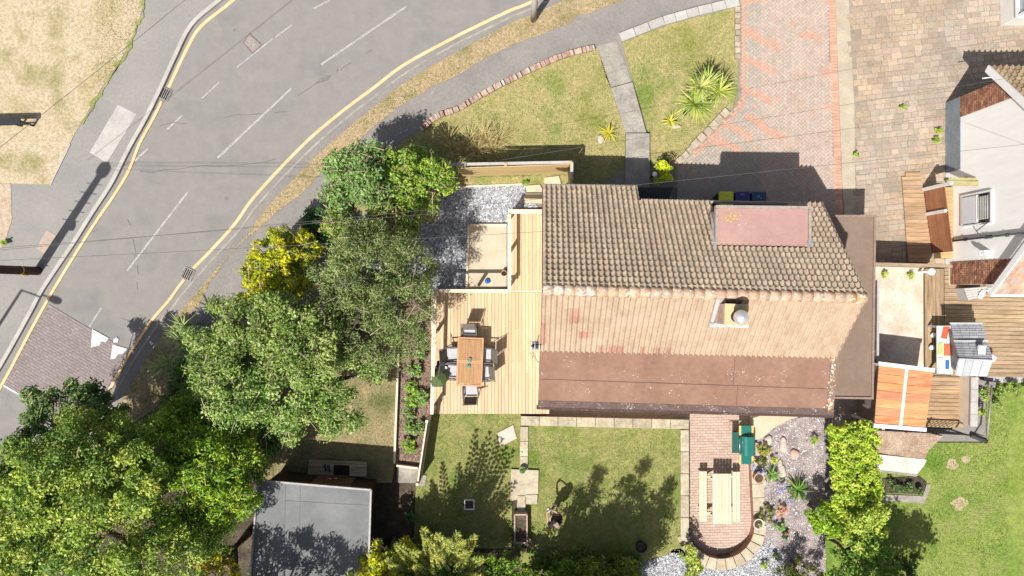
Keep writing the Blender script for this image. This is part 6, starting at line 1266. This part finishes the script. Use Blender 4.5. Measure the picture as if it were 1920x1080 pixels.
# small shrubs
plant('golden_shrub', 'small golden shrub between the globe lamp and the driveway', 'shrub', [(1244, 316, .8, 15, .3), (1242, 335, .6, 15, .3), (1250, 326, .7, 14, .3)], [(.40, .40, .02), (.30, .33, .02), (.15, .22, .02)], .05, 45, .13, 60, gz=.15, trunk=.03)
plant('twiggy_plant', 'thin dark twiggy plant north of the golden shrub at the driveway corner', 'shrub', [(1258, 298, .5, 9, .2), (1244, 302, .5, 8, .15)], [(.06, .07, .03), (.14, .10, .06)], .04, 50, .1, 14, gz=.15, trunk=.015)
for i, (x, y, r, lb) in enumerate(((775, 690, 16, 'grey green plant at the north end of the bark bed'), (770, 725, 13, 'leafy green plant in the middle of the bark bed'), (766, 775, 14, 'bright green plant beside the middle of the edging board'), (768, 800, 15, 'light green plant near the south end of the bark bed'), (764, 832, 14, 'mint green plant at the south end of the bark bed'), (786, 660, 12, 'straggly plant close to the deck railing'), (790, 745, 15, 'low plant near the deck edge in the middle of the bark bed'), (768, 750, 12, 'small tuft against the edging board in the bark bed'), (788, 800, 12, 'thin plant beside the top of the slatted fence'), (782, 625, 14, 'shaded plant under the willow at the north end of the bark bed'))):
    plant('border_plant', lb, 'plant', [(x, y, .75, r, .2), (x + 6, y + 9, .7, r * .7, .15)], [[(.12, .20, .06), (.17, .25, .09)], [(.13, .22, .035), (.18, .27, .05)], [(.10, .15, .06), (.14, .18, .08)]][i % 3], .045, 60, .11, 26, gz=.5, trunk=.012, group='plants in the bark bed')
for x, y, r, c, lb in ((1432, 842, 14, [(.16, .19, .03), (.22, .20, .05)], 'yellow green sprawling plant beside the barbecue'), (1428, 866, 12, [(.07, .10, .02), (.12, .12, .03)], 'olive sprawling plant south of the barbecue'), (1453, 862, 8, [(.28, .30, .04), (.20, .24, .04)], 'yellow rosette plant in the rockery gravel'),
                      (1437, 965, 18, [(.13, .14, .05), (.18, .17, .09), (.09, .11, .04)], 'brownish green mound beside the cream pot'), (1462, 985, 12, [(.12, .22, .06), (.17, .28, .09)], 'fresh green mound south of the pink flowers'), (1466, 958, 11, [(.45, .22, .20), (.40, .25, .08), (.48, .16, .22)], 'pink and orange flowering plant in the rockery'),
                      (1434, 1060, 8, [(.22, .28, .05), (.16, .22, .04)], 'small yellow green tuft near the bottom of the rockery'), (1472, 1008, 7, [(.04, .10, .04), (.06, .13, .05)], 'small dark green plant in the shaded gravel'), (1528, 825, 9, [(.22, .30, .03), (.15, .22, .03)], 'little green plant against the top of the clipped hedge'), (1455, 1043, 7, [(.05, .1, .03)], 'tiny dark plant near the bottom of the shaded gravel'),
                      (1423, 983, 8, [(.15, .22, .06), (.25, .25, .14)], 'green plant growing in the cream pot'), (980, 880, 7, [(.09, .18, .03)], 'green plant growing in the small round pot'),
                      (970, 992, 12, [(.10, .22, .04), (.14, .27, .06)], 'leafy green plant spilling from the upper part of the trough'), (972, 1015, 13, [(.09, .20, .05), (.12, .25, .06)], 'leafy green plant over the lower end of the trough'), (770, 970, 14, [(.04, .12, .03), (.06, .15, .04)], 'bright leafed plant in the shade beside the shed'),
                      (1475, 1000, 5, [(.25, .15, .1)], 'tiny reddish plant in the lower gravel'), (1760, 245, 7, [(.22, .27, .04)], 'weed growing at the foot of the white house wall, upper one'), (1757, 262, 8, [(.16, .24, .03)], 'weed growing at the foot of the white house wall, lower one'), (1693, 202, 6, [(.2, .26, .06)], 'weed growing through the middle of the cobbled drive'), (1606, 290, 6, [(.2, .26, .06)], 'weed growing at the edge of the concrete strip'),
                      (1660, 515, 8, [(.22, .28, .05)], 'weed beside the garage on the gravel strip'), (1708, 518, 9, [(.22, .28, .06)], 'weed beside the white domed garden light'), (985, 342, 6, [(.12, .22, .03)], 'small green plant in the orange soil under the board fence'), (8, 455, 7, [(.16, .24, .03)], 'weed at the left edge by the tan gravel')):
    zz = .7 if y > 600 else .28
    plant('small_plant' if 'weed' not in lb else 'weed', lb, 'plant', [(x, y, zz, r, .12)], c, .035, 110, .07, 26, gz=.5 if (y > 600 and x < 1560) else .12, trunk=.008)
plant('bushy_shrub', 'pale leafy bushes along the top edge of the neighbouring lawn', 'shrub', [(1842, 740, .6, 10, .25), (1840, 770, .6, 9, .25), (1875, 735, .5, 12, .2), (1900, 728, .5, 14, .2), (1935, 728, .5, 16, .2), (1868, 758, .4, 9, .2)], [(.15, .20, .05), (.20, .24, .08), (.10, .15, .04)], .045, 50, .13, 50, gz=.12, trunk=.02)
plant('vegetable_row', 'row of dark leafy vegetables in the small bed right of the clipped hedge', 'plant', [(1672, 910, .4, 9, .15), (1690, 915, .4, 9, .15), (1708, 916, .4, 9, .15), (1725, 920, .4, 8, .15)], [(.05, .09, .03), (.08, .12, .04)], .045, 60, .1, 40, gz=.15, trunk=.01)
# cordylines, yuccas, grasses
def c3(x, y, z): return tuple(W(x, y, z))
YG = [(.30, .34, .06), (.22, .30, .06), (.38, .38, .10), (.14, .22, .05)]
rosettes('cordyline', 'spiky green cordyline with the largest rosette on the right front lawn', 'palm', [c3(1302, 195, 1.5)], 120, .78, .055, YG, (-.15, 1.3), .5, stem=.07)
rosettes('cordyline', 'spiky pale cordyline touching the driveway edge, above right of the largest rosette', 'palm', [c3(1348, 172, 1.5), c3(1325, 158, 1.7)], 80, .68, .05, YG, (-.15, 1.3), .5, stem=.07)
rosettes('cordyline', 'upright seeding cordyline behind the largest rosette on the right front lawn', 'palm', [c3(1312, 165, 1.8)], 70, .62, .05, YG + [(.34, .33, .16)], (0, 1.35), .4, stem=.06)
rosettes('golden_tuft', 'small golden spiky tuft left of the largest cordyline', 'plant', [c3(1257, 228, .35)], 40, .38, .035, [(.45, .40, .05), (.30, .32, .05)], (.1, 1.2), .5)
rosettes('golden_tuft', 'small golden spiky tuft alone on the left front lawn', 'plant', [c3(1141, 250, .35)], 46, .42, .035, [(.48, .40, .04), (.34, .33, .05)], (.1, 1.2), .5)
rosettes('dry_grass', 'tall dry straw coloured grass behind the board fence', 'grass', [c3(x, y, .2) for x, y in ((850, 280), (870, 290), (895, 282), (915, 268), (935, 262), (905, 255), (880, 262), (842, 262), (925, 285))], 60, .85, .018, [(.42, .33, .16), (.34, .27, .11), (.24, .22, .08), (.48, .40, .22)], (.5, 1.45), .5)
rosettes('ornamental_grass', 'fountain of fine green grass at the bottom edge of the back lawn', 'grass', [c3(1172, 1070, .7), c3(1180, 1075, .7)], 170, .62, .018, [(.20, .23, .06), (.28, .29, .10), (.14, .17, .04)], (.3, 1.4), .7, gz=.5)
ag1 = rosettes('agapanthus', 'strap leaved agapanthus with lilac blue heads in the rockery', 'plant', [c3(1495, 918, .7)], 60, .55, .05, [(.10, .19, .03), (.16, .26, .04), (.05, .10, .02)], (.1, 1.2), .8, gz=.5)
ag2 = rosettes('agapanthus', 'smaller strap leaved plant north of the lilac flower heads near the terracotta pot', 'plant', [c3(1446, 890, .7)], 40, .40, .04, [(.10, .20, .03), (.14, .24, .04)], (.1, 1.2), .8, gz=.5)
for par, hs in ((ag1, ((1465, 918, 11), (1482, 940, 8))), (ag2, ((1428, 884, 8), (1413, 876, 6)))):
    for x, y, r in hs:
        cen, rad, dr = clumps([(x, y, .95, r, .15)], 160, .06); V, C = leaves(cen, rad, 22, .026, [(.42, .43, .66), (.52, .53, .70), (.34, .36, .58)], .5, .5)
        h = raw_mesh('flower_head', V, C, LEAF, par); st_ = MB(); p = W(x, y, .9); st_.tube([(ORG[par][0], ORG[par][1], T), tuple(p)], .01, 5); st_.build('flower_stem', MATS['fringe_grass'], par)
for cs, lb in ((((300, 688), (316, 678)), 'low palm like rosettes growing alone in the shade of the verge'), (((345, 610), (362, 630), (340, 640)), 'upper group of spiky green rosettes beside the olive tree'), (((350, 660), (372, 655), (385, 678), (340, 625)), 'lower group of spiky green rosettes beside the olive tree')):
    rosettes('spurge', lb, 'plant', [c3(x + random.uniform(-3, 3), y, random.uniform(1.2, 1.6)) for x, y in cs], 40, .58, .042, [(.20, .27, .09), (.15, .22, .07), (.26, .32, .12)], (-.1, 1.1), .3, stem=.02)
